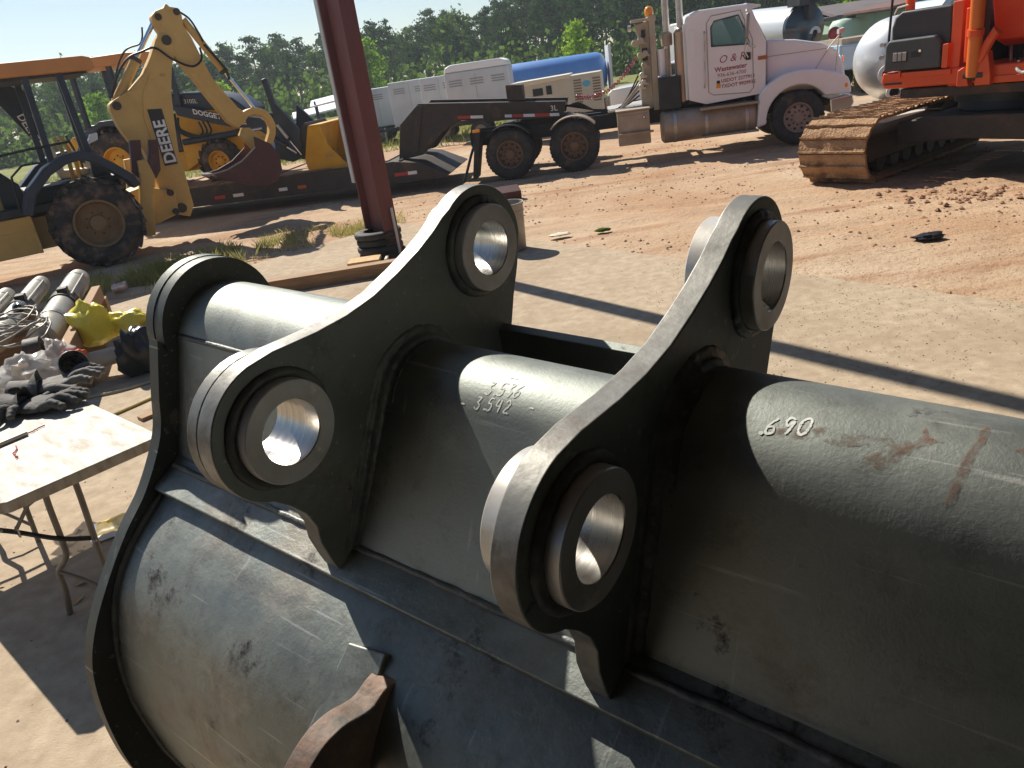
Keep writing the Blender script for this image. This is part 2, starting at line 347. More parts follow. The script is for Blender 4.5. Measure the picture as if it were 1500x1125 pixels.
# ------------------------------------------------------------------ the excavator bucket in the foreground
def painted_steel(name, wear, dk=1.0):
    m = bpy.data.materials.new(name); m.use_nodes = True
    n, l = m.node_tree.nodes, m.node_tree.links; b = n['Principled BSDF']; tc = n.new('ShaderNodeTexCoord')
    def nz(s, det=4, rough=0.6, st=None, dist=0.0):
        t = n.new('ShaderNodeTexNoise'); t.inputs['Scale'].default_value = s; t.inputs['Detail'].default_value = det; t.inputs['Roughness'].default_value = rough; t.inputs['Distortion'].default_value = dist
        v = tc.outputs['Object']
        if st:
            mp = n.new('ShaderNodeMapping'); mp.inputs['Scale'].default_value = st; l.new(v, mp.inputs[0]); v = mp.outputs[0]
        l.new(v, t.inputs['Vector']); return t.outputs[0]
    def rp(f, c0, c1, p0, p1):
        r = n.new('ShaderNodeValToRGB'); r.color_ramp.elements[0].position = p0; r.color_ramp.elements[1].position = p1
        r.color_ramp.elements[0].color = (*c0, 1); r.color_ramp.elements[1].color = (*c1, 1); l.new(f, r.inputs[0]); return r.outputs[0]
    def mix(f, a, c):
        mx = n.new('ShaderNodeMix'); mx.data_type = 'RGBA'; l.new(f, mx.inputs[0])
        for s, v in ((6, a), (7, c)):
            if isinstance(v, tuple): mx.inputs[s].default_value = (*v, 1)
            else: l.new(v, mx.inputs[s])
        return mx.outputs[2]
    K = lambda v: (v,) * 3
    w = wear
    c = rp(nz(3.0, 7, 0.65), tuple(v * dk for v in (0.19, 0.210, 0.198)), tuple(v * dk for v in (0.325, 0.345, 0.318)), 0.35, 0.68)
    c = mix(rp(nz(16, 7, 0.75), K(0), K(.8), 0.56 - .06 * w, 0.80), c, (0.095, 0.092, 0.086))       # grime
    c = mix(rp(nz(2.6, 8, 0.72), K(0), K(.8), 0.60 - .11 * w, 0.74 - .06 * w), c, (0.20, 0.16, 0.125))   # brown rust film
    c = mix(rp(nz(6, 9, 0.78), K(0), K(1), 0.665 - .105 * w, 0.72 - .07 * w), c, (0.055, 0.05, 0.052))    # dark pits
    c = mix(rp(nz(7, 4, 0.55, (0.5, 11, 11), .3), K(0), K(.6), 0.64, 0.70), c, (0.46, 0.47, 0.45))      # scratches along
    c = mix(rp(nz(7, 4, 0.55, (11, 1.2, .6), .4), K(0), K(.4), 0.66, 0.71), c, (0.42, 0.42, 0.40))      # scratches across
    c = mix(rp(nz(5, 8, 0.75), K(0), K(.55), 0.62 - .075 * w, 0.74 - .03 * w), c, (0.44, 0.43, 0.40))           # scuffed, dusty
    l.new(c, b.inputs['Base Color'])
    l.new(rp(nz(6, 5, .7), K(0.50), K(0.66), 0.3, 0.7), b.inputs['Roughness'])
    b.inputs['Specular IOR Level'].default_value = 0.5; b.inputs['Metallic'].default_value = 0.88
    bp = n.new('ShaderNodeBump'); bp.inputs['Strength'].default_value = 0.05 + .45 * w * w; bp.inputs['Distance'].default_value = 0.003 + .004 * w
    bp2 = n.new('ShaderNodeBump'); bp2.inputs['Strength'].default_value = 0.25; bp2.inputs['Distance'].default_value = 0.0015
    l.new(nz(10, 5), bp.inputs['Height']); l.new(nz(220, 3, 0.7), bp2.inputs['Height']); l.new(bp.outputs[0], bp2.inputs['Normal']); l.new(bp2.outputs[0], b.inputs['Normal'])
    return m
M_BKS = painted_steel('battered_shell_steel', 1.0)
M_BKD = painted_steel('blackened_plate_steel', 0.5, 0.42)
M_BK = painted_steel('worn_dark_green_steel', 0.35)
M_EDGE = mat('ground_plate_edge', (0.27, 0.27, 0.255), (0.14, 0.138, 0.13), 16, 0.45, 0.62, metal=0.6, bump=0.3, bscale=70, bdist=0.002, c3=(0.12, 0.09, 0.07), s3=5, t3=(0.55, 0.75))
M_MACH = mat('machined_steel', (0.50, 0.485, 0.455), (0.38, 0.36, 0.33), 8, 0.22, 0.38, metal=1.0, bump=0.12, bscale=40, bdist=0.001, stretch=(14, 1, 1))
M_RING = mat('weathered_steel_ring', (0.74, 0.72, 0.69), (0.5, 0.48, 0.45), 9, 0.30, 0.46, metal=0.35, c3=(0.85, 0.79, 0.71), s3=14, t3=(0.62, 0.7), bump=0.15, bscale=60, bdist=0.002)
M_WELD = mat('painted_weld', (0.085, 0.096, 0.094), (0.16, 0.165, 0.155), 30, 0.4, 0.55, metal=0.2, bump=0.8, bscale=55, bdist=0.005)
M_CHALK = mat('chalk', (0.8, 0.82, 0.78), (0.62, 0.65, 0.62), 90, 0.9, anoise=(240, .27, .45), alpha=1.0)
M_CHALKF = mat('faint_chalk', (0.42, 0.44, 0.42), (0.3, 0.32, 0.31), 90, 0.9, anoise=(200, .42, .62), alpha=.6)
M_RUST = mat('rust_scar', (0.20, 0.09, 0.06), (0.13, 0.085, 0.065), 30, 0.7, anoise=(75, .36, .68), alpha=.75)
M_RUSTF = mat('faint_rust_film', (0.16, 0.115, 0.085), (0.2, 0.14, 0.1), 40, 0.7, anoise=(70, .44, .66), alpha=.7)
M_RUSTHOOK = mat('rusty_forging', (0.25, 0.16, 0.115), (0.14, 0.095, 0.075), 12, 0.55, 0.75, metal=0.3, bump=0.6, bscale=45, bdist=0.004, c3=(0.08, 0.08, 0.075), s3=5, t3=(0.5, 0.62))

BK = bpy.data.objects.new('excavator_bucket', None); COL.objects.link(BK)
tag(BK, 'large dark green steel excavator bucket with two pin ears, filling the foreground', 'excavator bucket')
BK.matrix_world = Matrix(((0.76023, 0.6334, -0.14442, -0.29662), (-0.64755, 0.72093, -0.24686, 0.92848), (-0.05225, 0.28119, 0.95823, 1.89295), (0, 0, 0, 1)))
EL, ER = -0.55, 0.945                  # inner faces of the two side plates
bk = lambda p, a: (a, p[0], p[1])
# lower outline below the picture, down to the floor of the yard
LOW_SHELL = [(-0.02, -0.281), (-0.06, -0.295), (-0.10, -0.311), (-0.15, -0.336), (-0.206, -0.380), (-0.252, -0.44), (-0.288, -0.51), (-0.318, -0.60), (-0.336, -0.70), (-0.345, -0.82), (-0.34, -1.2), (-0.29, -1.52), (-0.17, -1.78), (0.05, -1.93), (0.95, -2.19)]
SIDE = [(0.115, -0.035), (0.062, -0.12), (0.017, -0.193), (-0.062, -0.262), (-0.135, -0.303), (-0.209, -0.355), (-0.279, -0.415), (-0.329, -0.479), (-0.366, -0.566), (-0.395, -0.671), (-0.408, -0.76), (-0.412, -0.9), (-0.40, -1.22), (-0.35, -1.56), (-0.215, -1.83), (0.03, -1.985), (0.98, -2.26), (1.02, -2.15), (0.86, -1.3), (0.62, -0.6), (0.45, -0.3), (0.372, -0.11)]
disk = circ(0.245, -0.085, 0.127, 30, 0, 172, True)
side_poly = [Vector(p) for p in spline(SIDE, 5)]
side_poly = [(p.x, p.y) for p in side_poly] + [p for p in disk]
for k, (a0, a1, cap) in enumerate(((EL - 0.03, EL, EL - 0.055), (ER, ER + 0.03, ER + 0.055))):
    p = MB(); p.plate(side_poly, [], bk, a0, a1)
    sp = ob('side_plate', p, M_BKD, BK, bev=0.003)
    c = MB(); lo, hi = sorted((cap, a0 if k == 0 else a1))
    c.lathe([(0.10, lo), (0.129, lo), (0.129, hi - 0.0 if k == 0 else hi), (0.10, hi)], (0, 0.245, -0.085), (1, 0, 0), 48, R(0), 2 * math.pi, closed=True)
    ob('end_collar', c, M_BKD, sp)
# torque tube: rounded top running into a flat front that slopes down to the shell
def tube_prof(cd, cu, r, back=-0.36):
    cr = (0.0, -0.254) if r < .1 else (0.014, -0.262); pr = [cr]
    a = 90 + (math.degrees(math.atan2(cu - cr[1], cd - cr[0])) + math.degrees(math.asin(r / math.hypot(cu - cr[1], cd - cr[0]))))
    pr += [(cd + r * math.cos(R(t)), cu + r * math.sin(R(t))) for t in [a + (-60 - a) * i / 40 for i in range(41)]]
    pr.append((pr[-1][0] - 0.10, back)); return pr
def sheet(prof, e0, e1, ne, thick=0.0, rel=0.0):
    mb = MB(); n = len(prof)
    for i in range(ne + 1):
        e = e0 + (e1 - e0) * i / ne
        for (d, u) in prof:
            w = rel * noise.noise((e * 3, d * 5, u * 5)) if rel else 0
            mb.v.append((e, d - w, u + w))
    mb.f = [(i * n + j, i * n + j + 1, (i + 1) * n + j + 1, (i + 1) * n + j) for i in range(ne) for j in range(n - 1)]
    mb.m = [0] * len(mb.f)
    return mb
for e0, e1, (cd, cu, r) in ((EL, -0.0565, (0.24, -0.11, 0.107)), (-0.0265, 0.4185, (0.235, -0.133, 0.09)), (0.4475, ER, (0.24, -0.11, 0.107))):
    pr = tube_prof(cd, cu, r)
    fine = []
    for i in range(len(pr) - 1):
        L = math.dist(pr[i], pr[i + 1]); k = max(1, int(L / 0.015))
        fine += [(pr[i][0] + (pr[i + 1][0] - pr[i][0]) * j / k, pr[i][1] + (pr[i + 1][1] - pr[i][1]) * j / k) for j in range(k)]
    fine.append(pr[-1])
    ob('torque_tube', sheet(fine, e0, e1, max(4, int((e1 - e0) / 0.02)), rel=0.0002), M_BK, BK, smooth=50)
# upper shell strip with its square lower edge, then the long curved shell below it
up_poly = [(0.03, -0.244), (0.0, -0.2535), (-0.050, -0.267), (-0.044, -0.292), (0.03, -0.275)]
u = MB(); u.prism(up_poly, 'x', EL, ER); ob('shell_seam_plate', u, M_BKS, BK, bev=0.003)
lp = [(p.x, p.y) for p in spline(LOW_SHELL, 6)]
ls = ob('shell', sheet(lp, EL, ER, 75, rel=0.006), M_BKS, BK, smooth=60)
so = ls.modifiers.new('thick', 'SOLIDIFY'); so.thickness = 0.02; so.offset = -1 if True else 1
# weld line along the crease and along both side plates
wb = MB(); wb.path([(EL + 0.01 + i * 0.02, 0.004 + random.uniform(-.001, .001), -0.2515 + random.uniform(-.001, .001)) for i in range(74)], 0.006, 8, jit=0.12)
ob('weld_bead', wb, M_WELD, BK, smooth=60)
wb = MB(); wb.path([(EL + 0.002, p[0], p[1] + 0.001) for p in lp[:60]], 0.008, 8, jit=0.12); ob('weld_bead', wb, M_WELD, BK, smooth=60)
wb = MB(); wb.path([(EL + 0.01 + i * 0.02, 0.151, -0.05) for i in range(24)], 0.005, 8, jit=0.1); ob('weld_bead', wb, M_WELD, BK, smooth=60)
# cross plate behind the tube, between the two ears
cp = MB(); cp.prism([(0.447, -0.158), (0.467, -0.158), (0.43, -0.36), (0.41, -0.36)], 'x', -0.026, 0.421); ob('cross_plate', cp, M_BK, BK, bev=0.002)
# ears
EAR = [(-0.030, -0.29), (-0.037, -0.255), (-0.038, -0.236), (-0.038, -0.200), (-0.030, -0.170), (-0.033, -0.139), (-0.046, -0.108)] + \
      circ(0, 0, 0.103, 30, 238, 88, True)[1:] + \
      [(0.045, 0.097), (0.080, 0.087), (0.116, 0.077), (0.171, 0.066), (0.228, 0.061), (0.285, 0.064), (0.337, 0.070), (0.378, 0.078), (0.410, 0.088)] + \
      circ(0.470, -0.008, 0.107, 24, 112, -14, True) + [(0.545, -0.085), (0.512, -0.13), (0.475, -0.19), (0.44, -0.30), (0.40, -0.36), (0.1, -0.36)]
def ear(off, pad, shade):
    p = MB(); p.plate(EAR, [circ(0, 0, 0.0700, 40), circ(0.467, 0, 0.0700, 40)], bk, off - 0.057, off - 0.025, edge_mi=1, hole_mi=0)
    e = ob('pin_ear', p, [M_BK, M_EDGE], BK, bev=0.0025)
    for i, c in enumerate(((0, 0), (0.467, 0))):
        b = MB()
        b.mi = 0; b.lathe([(0.0450, off - 0.094), (0.0705, off - 0.094), (0.0719, off - 0.0925), (0.0719, off - 0.0015), (0.0705, off), (0.0462, off)], (0, *c), (1, 0, 0), 64)
        b.mi = 1; b.lathe([(0.0462, off), (0.0450, off - 0.0015), (0.0450, off - 0.094)], (0, *c), (1, 0, 0), 64)
        o = ob('pin_boss', b, [M_RING, M_MACH], e, smooth=25)
        w = MB(); w.path([(off - 0.0245, c[0] + 0.077 * math.cos(2 * math.pi * k / 60), c[1] + 0.0765 * math.sin(2 * math.pi * k / 60)) for k in range(60)], 0.0085, 10, closed=True, jit=0.07)
        w.path([(off - 0.0575, c[0] + 0.077 * math.cos(2 * math.pi * k / 60), c[1] + 0.0765 * math.sin(2 * math.pi * k / 60)) for k in range(60)], 0.0085, 10, closed=True, jit=0.07)
        ob('boss_weld', w, M_WELD, e, smooth=60)
    if pad:
        w = MB(); w.plate(circ(-0.001, 0.001, 0.1015, 44), [circ(0, 0, 0.0715, 44)], bk, off - 0.080, off - 0.0575, edge_mi=1)
        ob('doubler_ring', w, [M_BK, M_EDGE], e, bev=0.002)
    # fillet welds where the tube meets the ear
    for side, (cd, cu, r) in ((off - 0.022, (0.235, -0.133, 0.09) if off < 0.2 else (0.24, -0.11, 0.107)), (off - 0.060, (0.24, -0.11, 0.107) if off < 0.2 else (0.235, -0.133, 0.09))):
        pr = tube_prof(cd, cu, r + 0.004)[:-1]; pts = []
        for i in range(len(pr) - 1):
            k = max(1, int(math.dist(pr[i], pr[i + 1]) / 0.008))
            pts += [(side, pr[i][0] + (pr[i + 1][0] - pr[i][0]) * j / k, pr[i][1] + (pr[i + 1][1] - pr[i][1]) * j / k) for j in range(k)]
        sg = 1 if side > off - 0.04 else -1; face = off - 0.0252 if sg > 0 else off - 0.0568; w = MB(); N = len(pts); F = 0.030; nr = 12
        for i, q in enumerate(pts):
            t = (Vector(pts[min(i + 1, N - 1)]) - Vector(pts[max(i - 1, 0)])).normalized(); nn = Vector((0, -t.z, t.y))
            if nn.dot(Vector((0, q[1] - cd - .05, q[2] - cu + .1))) < 0: nn = -nn
            f = F * (1 + .10 * noise.noise((i * .35, off * 9, sg)))
            for j in range(nr + 1):
                th = math.pi / 2 * j / nr; wob = .0007 * noise.noise((i * .55, j * 1.3, off * 7)) + .0013 * math.sin(j / nr * 6 * math.pi) + .0005 * math.sin(i * 2.2 + j)
                w.v.append(tuple(Vector((face + sg * (f * (1 - math.sin(th)) - (.004 if j == nr else 0) + wob), q[1], q[2])) + nn * (f * (1 - math.cos(th)) - .005 - (.004 if j == 0 else 0) + wob)))
        w.f = [(i * (nr + 1) + j, i * (nr + 1) + j + 1, (i + 1) * (nr + 1) + j + 1, (i + 1) * (nr + 1) + j) for i in range(N - 1) for j in range(nr)]; w.m = [0] * len(w.f)
        ob('fillet_weld', w, M_WELD, e, smooth=60)
    return e
ear(0.0, True, 0); ear(0.474, False, 1)
# small stop block at the toe of the ear
# lifting eye on the shell
hk = spline([(-0.095, -0.335), (-0.115, -0.318), (-0.14, -0.312), (-0.17, -0.312), (-0.21, -0.288), (-0.25, -0.282), (-0.30, -0.30), (-0.34, -0.35), (-0.352, -0.42), (-0.33, -0.50), (-0.29, -0.54)], 5)
h = MB(); h.plate([(p.x, p.y) for p in hk] + [(-0.22, -0.48), (-0.12, -0.37)], [circ(-0.268, -0.385, 0.037, 24)], bk, 0.105, 0.145)
ob('lifting_eye', h, M_RUSTHOOK, BK, bev=0.006, seg=3)
h = MB(); h.add([(0.045, -0.10, -0.325), (0.12, -0.09, -0.320), (0.12, -0.24, -0.435), (-0.005, -0.26, -0.46),
                 (0.048, -0.112, -0.300), (0.12, -0.102, -0.295), (0.12, -0.265, -0.410), (0.0, -0.286, -0.440)],
                [(0, 1, 2, 3), (4, 7, 6, 5), (0, 4, 5, 1), (1, 5, 6, 2), (2, 6, 7, 3), (3, 7, 4, 0)])
ob('lifting_eye_pad', h, M_BKS, BK, bev=0.004)

# ---- chalk figures and rust scars lying on the tube
def tube_pt(e, s, sec, lift=0.0006):
    """point on the tube skin: s = arc length from the crest towards the front"""
    cd, cu, r = {'m': (0.235, -0.133, 0.09), 'r': (0.24, -0.11, 0.107)}[sec]
    sl = R({'m': 47.1, 'r': 56.5}[sec]); amax = sl; a = s / r
    if a <= amax: return (e, cd + (r + lift) * -math.sin(a), cu + (r + lift) * math.cos(a))
    q = s - amax * r
    return (e, cd - (r + lift) * math.sin(amax) - math.cos(sl) * q, cu + (r + lift) * math.cos(amax) - math.sin(sl) * q)
GL = {'0': [[(.5, 1), (.15, .8), (.05, .4), (.3, 0), (.7, .05), (.9, .5), (.8, .9), (.45, 1)]], '2': [[(.1, .8), (.4, 1), (.75, .8), (.6, .5), (.1, .05), (.9, .0)]],
      '3': [[(.1, .95), (.75, .95), (.4, .58), (.8, .35), (.6, .02), (.05, .1)]], '4': [[(.25, 1), (.1, .45), (.8, .5)], [(.7, .95), (.65, 0)]],
      '5': [[(.85, 1), (.25, .97), (.2, .58), (.65, .55), (.75, .2), (.4, 0), (.05, .1)]], '6': [[(.7, 1), (.25, .6), (.1, .2), (.4, 0), (.75, .2), (.6, .48), (.15, .35)]],
      '7': [[(.1, .97), (.85, .97), (.45, 0)]], '9': [[(.8, .9), (.4, 1), (.15, .75), (.4, .5), (.8, .8), (.75, .4), (.55, 0)]], '.': [[(.3, .02), (.42, .1), (.55, .06), (.42, .02), (.32, .08)]], '-': [[(.1, .48), (.8, .5)]]}
def chalk(name, s, e0, s0, sec, hgt, m, adv=0.62, wid=0.0023, slant=0.12, de=0.0):
    mb = MB(); x = e0
    for ch in s:
        if ch == ' ': x += hgt * adv; continue
        for st in GL[ch]:
            pts = spline([(p[0] * hgt * .55, p[1] * hgt, 0) for p in st], 5)
            P = [Vector((x + p.x + slant * p.y + random.uniform(-.0004, .0004), s0 - p.y + random.uniform(-.0004, .0004) + (x - e0) * de)) for p in pts]
            for i, p in enumerate(P):
                t = (P[min(i + 1, len(P) - 1)] - P[max(i - 1, 0)]).normalized(); nn = Vector((-t.y, t.x)) * wid * random.uniform(.6, 1.15) * .5
                a, b = p + nn, p - nn; mb.v += [tube_pt(a.x, a.y, sec), tube_pt(b.x, b.y, sec)]
                if i: k = len(mb.v); mb.f.append((k - 4, k - 3, k - 1, k - 2)); mb.m.append(0)
        x += hgt * (adv if ch != '.' else 0.34)
    return ob(name, mb, m, BK, smooth=0, fix=False)
def blotch(name, pts, sec, m, lift=0.0007):
    pl = [(p.x, p.y) for p in spline([(*p, 0) for p in pts + pts[:1]], 5)][:-1]
    pl = [(a + random.uniform(-.0015, .0015), b + random.uniform(-.0015, .0015)) for a, b in pl]
    mb = MB(); mb.plate(pl, [], lambda p, a: tube_pt(p[0], p[1], sec, lift), 0, 0)
    n = len(mb.v) // 2; mb.v = mb.v[:n]; mb.f = [f for f in mb.f if max(f) < n]; mb.m = [0] * len(mb.f)
    return ob(name, mb, m, BK, smooth=60, fix=False)
chalk('chalk_figures', '3.536', 0.165, 0.043, 'm', 0.021, M_CHALK, de=-0.12)
chalk('chalk_figures', '3.542', 0.156, 0.066, 'm', 0.018, M_CHALK, adv=0.8, de=-0.10)
chalk('chalk_dash', '-', 0.130, 0.072, 'm', 0.018, M_CHALK); chalk('chalk_dash', '-', 0.243, 0.055, 'm', 0.018, M_CHALK); chalk('chalk_dash', '--', 0.192, 0.015, 'm', 0.012, M_CHALK)
chalk('chalk_figures', '.673', 0.066, 0.086, 'm', 0.024, M_CHALKF, wid=0.002)
chalk('chalk_figures', '.690', 0.551, 0.046, 'r', 0.021, M_CHALK, adv=0.75, wid=0.0029, de=-0.25)
for i in range(9):
    chalk('chalk_scuff', '-', 0.045 + random.random() * 0.06, 0.02 + random.random() * 0.03, 'm', 0.016, M_CHALKF, wid=0.0016)
for i in range(4):
    chalk('chalk_scuff', '-', 0.055 + random.random() * 0.045, 0.135 + random.random() * 0.03, 'm', 0.014, M_CHALKF, wid=0.0018)
blotch('rust_scar', [(0.702, -0.004), (0.708, 0.008), (0.721, 0.012), (0.706, 0.018), (0.695, 0.033), (0.677, 0.052), (0.668, 0.050), (0.688, 0.030), (0.700, 0.014)], 'r', M_RUST)
blotch('rust_scar', [(0.748, -0.021), (0.754, -0.021), (0.751, 0.010), (0.747, 0.036), (0.741, 0.070), (0.734, 0.071), (0.737, 0.039), (0.744, 0.008)], 'r', M_RUST)
blotch('rust_film', [(0.611, 0.035), (0.635, 0.026), (0.665, 0.020), (0.692, 0.017), (0.694, 0.029), (0.68, 0.046), (0.662, 0.052), (0.655, 0.048), (0.672, 0.034), (0.648, 0.037), (0.626, 0.040)], 'r', M_RUSTF, 0.0005)
blotch('rust_film', [(0.560, 0.050), (0.57, 0.036), (0.60, 0.030), (0.619, 0.020), (0.612, 0.034), (0.59, 0.044)], 'r', M_RUSTF, 0.0005)
blotch('rust_scar', [(0.775, 0.004), (0.79, -0.004), (0.80, -0.002), (0.785, 0.006)], 'r', M_RUST)
# ------------------------------------------------------------------ wheels
def wheel(parent, c, Rr, w, rim, mt, mr, lugs=0, n=40, dish=0.35, dual=0.0, side=-1, nuts=8, name='wheel'):
    """tyre with axis along local y, outer face at c.y going away by w; rim and hub are sub-parts"""
    x, y, z = c; sgn = -side
    h = lambda t: t * sgn
    t = MB(); sw = w * 0.12
    prof = [(rim, w * .06), (rim * 1.04, 0.0 + sw * .2), (rim + (Rr - rim) * .45, -sw * .35), (rim + (Rr - rim) * .82, sw * .25), (Rr * .97, w * .12), (Rr, w * .25), (Rr, w * .75), (Rr * .97, w * .88), (rim + (Rr - rim) * .5, w), (rim, w * .94)]
    t.lathe([(r, h(a)) for r, a in prof], (x, y, z), (0, 1, 0), n)
    if lugs:
        for i in range(lugs):
            for s in (0, 1):
                a = 2 * math.pi * (i + s * .5) / lugs; ca, sa = math.cos(a), math.sin(a); tv = Vector((-sa, 0, ca)); rv = Vector((ca, 0, sa))
                y0, y1 = (w * -.02, w * .52) if s == 0 else (w * .48, w * 1.02)
                cen = Vector((x, y + h((y0 + y1) / 2), z)) + rv * (Rr + 0.006); sk = 0.10 if s == 0 else -0.10
                t.obox(cen, tv * 0.036, Vector((0, h((y1 - y0) / 2), 0)) + tv * sk, rv * 0.035)
    elif Rr > .4:
        for i in range(n):                                       # shallow tread blocks
            a = 2 * math.pi * i / n; rv = Vector((math.cos(a), 0, math.sin(a))); tv = Vector((-rv.z, 0, rv.x))
            for k in (.3, .5, .7): t.obox(Vector((x, y + h(w * k), z)) + rv * Rr, tv * Rr * .055, Vector((0, h(w * .075), 0)), rv * .012)
    o = ob(name, t, mt, parent, smooth=40)
    r = MB(); d = dish * w
    r.lathe([(rim * 1.02, h(w * .05)), (rim * 1.0, h(.0)), (rim * .93, h(.0)), (rim * .9, h(d * .5)), (rim * .84, h(d)), (rim * .36, h(d * .9)), (rim * .34, h(d * .55)), (rim * .3, h(d * .5)), (0.001, h(d * .5))], (x, y, z), (0, 1, 0), n)
    ro = ob('rim', r, mr, o, smooth=35)
    if nuts:
        for i in range(nuts):
            q = MB()
            a = 2 * math.pi * i / nuts + .2; p = Vector((x + rim * .47 * math.cos(a), y + h(d * .95), z + rim * .47 * math.sin(a)))
            q.tube(p, p + Vector((0, h(-.03), 0)), 0.016, n=6); ob('wheel_nut', q, M_DARKSTEEL, o, smooth=0)
    return o
M_RIMY = mat('muddy_rim', (0.30, 0.19, 0.085), (0.22, 0.13, 0.065), 6, 0.75, bump=0.3)
M_RIMB = mat('rusty_disc_rim', (0.24, 0.15, 0.095), (0.16, 0.10, 0.07), 6, 0.6, metal=0.4)
M_RIMA = mat('dull_alloy_rim', (0.36, 0.31, 0.28), (0.28, 0.23, 0.2), 6, 0.5, metal=0.5)
M_DECALW = mat('decal_white', (0.75, 0.74, 0.72), rough=0.5)
M_DECALK = mat('decal_black', (0.02, 0.02, 0.022), rough=0.5)
M_MAROONT = mat('maroon_lettering', (0.33, 0.06, 0.075), rough=0.5)
def strip(mb, pts, w):
    """thick band following a polyline in the xz plane: returns closed polygon"""
    P = [Vector((p[0], p[1])) for p in pts]; a = []; b = []
    for i, p in enumerate(P):
        t = (P[min(i + 1, len(P) - 1)] - P[max(i - 1, 0)]).normalized(); nn = Vector((-t.y, t.x)) * w / 2
        a.append(tuple(p + nn)); b.append(tuple(p - nn))
    return a + b[::-1]
def cyl(parent, name, p0, p1, split, r, m, rod=True):
    """hydraulic ram: barrel, gland and chrome rod"""
    p0, p1 = Vector(p0), Vector(p1); q = p0.lerp(p1, split)
    o = ob(name, MB().tube(p0, q, r, n=16), m, parent)
    ob('gland', MB().tube(q - (q - p0).normalized() * .05, q + (q - p0).normalized() * .02, r * 1.18, n=16), M_DARKSTEEL, o)
    ob('rod', MB().tube(q, p1, r * .48, n=12), M_CHROME, o); return o
# ------------------------------------------------------------------ backhoe loader on the grass at left
BH = root('backhoe_loader', 'tan yellow backhoe loader with folded boom, parked nearest at left', 'backhoe', (-6.87, 13.46, 0), 31.8)
wheel(BH, (0.30, 0.02, 0.735), 0.705, 0.50, 0.40, M_MUDRUBBER, M_RIMY, lugs=20)
wheel(BH, (0.30, 2.12, 0.735), 0.705, 0.50, 0.40, M_MUDRUBBER, M_RIMY, lugs=20, side=1)
wheel(BH, (-2.05, 0.28, 0.50), 0.48, 0.32, 0.26, M_MUDRUBBER, M_RIMY, lugs=16)
wheel(BH, (-2.05, 1.86, 0.50), 0.48, 0.32, 0.26, M_MUDRUBBER, M_RIMY, lugs=16, side=1)
fp = [(-0.68, 1.08), (-0.52, 1.42), (-0.2, 1.70), (0.1, 1.84), (0.36, 1.87), (0.54, 1.80), (0.78, 1.60), (1.02, 1.37), (1.07, 1.22)]
for y0, y1 in ((-0.03, 0.5), (1.64, 2.17)):
    ob('fender', MB().prism(strip(None, fp, 0.15), 'y', y0, y1), M_NAVY, BH, bev=0.03)
ob('chassis', MB().box(-2.6, 1.05, 0.55, 1.6, 0.45, 1.0), M_DEEREY, BH, bev=0.02)
b = MB(); b.box(-1.45, -0.66, 0.28, 0.56, 0.43, 1.06); bx = ob('side_tank', b, M_DEEREY, BH, bev=0.02)
ob('tank_rib', MB().box(-1.46, -0.64, 0.262, 0.282, 0.79, 0.83).box(-0.69, -0.64, 0.262, 0.282, 0.43, 1.06), M_DEEREY, bx)
ob('step_deck', MB().box(-1.5, 0.75, 0.25, 1.9, 1.07, 1.2), M_BLACK, BH, bev=0.01)
ob('operator_floor', MB().box(-0.6, 0.9, 0.5, 1.65, 1.2, 1.45), M_BLACK, BH, bev=0.02)
ob('hood', MB().prism([(-2.7, 1.0), (-0.95, 1.0), (-0.95, 1.75), (-2.5, 1.62), (-2.7, 1.4)], 'y', 0.65, 1.5), M_DEEREY, BH, bev=0.05)
ob('dash_console', MB().prism([(-0.95, 1.2), (-0.6, 1.2), (-0.62, 1.55), (-0.88, 1.85), (-1.0, 1.7)], 'y', 0.7, 1.45), M_BLACK, BH, bev=0.03)
cn = MB(); cn.prism([(-1.2, 3.22), (-1.12, 3.36), (-0.9, 3.40), (0.9, 3.38), (1.02, 3.34), (1.04, 3.17), (0.98, 3.15), (-1.15, 3.19)], 'y', 0.24, 1.9); co = ob('canopy', cn, M_CANOPY, BH, bev=0.03)
ob('canopy_liner', MB().box(-1.1, 0.9, 0.34, 1.8, 3.12, 3.17), M_BLACK, co)
for x, y, x2 in ((0.48, 0.33, 0.53), (0.62, 1.78, 0.62), (-0.02, 0.36, -0.06), (-0.05, 1.78, -0.08)):
    ob('roof_post', MB().obox(((x + x2) / 2, y, 2.5), (0.05, 0, 0), (0, 0.045, 0), ((x2 - x) / -2, 0, 0.68)), M_NAVY, BH, bev=0.01)
s = MB(); s.prism([(0.05, 1.5), (0.5, 1.5), (0.52, 1.62), (0.02, 1.66)], 'y', 0.85, 1.35); so_ = ob('seat', s, M_BEIGE, BH, bev=0.03)
ob('seat_back', MB().prism([(0.02, 1.66), (0.14, 1.64), (0.06, 2.2), (-0.06, 2.2)], 'y', 0.87, 1.33), M_BEIGE, so_, bev=0.04)
for i, (x0, y) in enumerate(((0.22, 0.62), (0.34, 0.78), (0.44, 0.95))):
    ob('control_lever', MB().path([(x0 - .02, y, 1.45), (x0, y, 1.75), (x0 - .1, y, 2.2)], 0.035 if i < 2 else .02, 8), M_DEEREY if i < 2 else M_BLACK, BH)
ob('control_tower', MB().prism([(0.5, 1.2), (0.85, 1.2), (0.78, 1.75), (0.55, 1.75)], 'y', 0.7, 1.4), M_BLACK, BH, bev=0.03)
ob('grab_rail', MB().path([(-1.35, .3, 1.2), (-1.3, .28, 1.75), (-1.1, .28, 1.98), (-0.7, .28, 2.05), (-0.3, .3, 2.08), (0.3, .3, 2.1)], 0.02, 8), M_BLACK, BH)
ob('grab_rail', MB().path([(-0.75, .3, 1.2), (-0.7, .3, 1.7), (-0.5, .3, 1.85), (-0.2, .3, 1.85)], 0.018, 8), M_BLACK, BH)
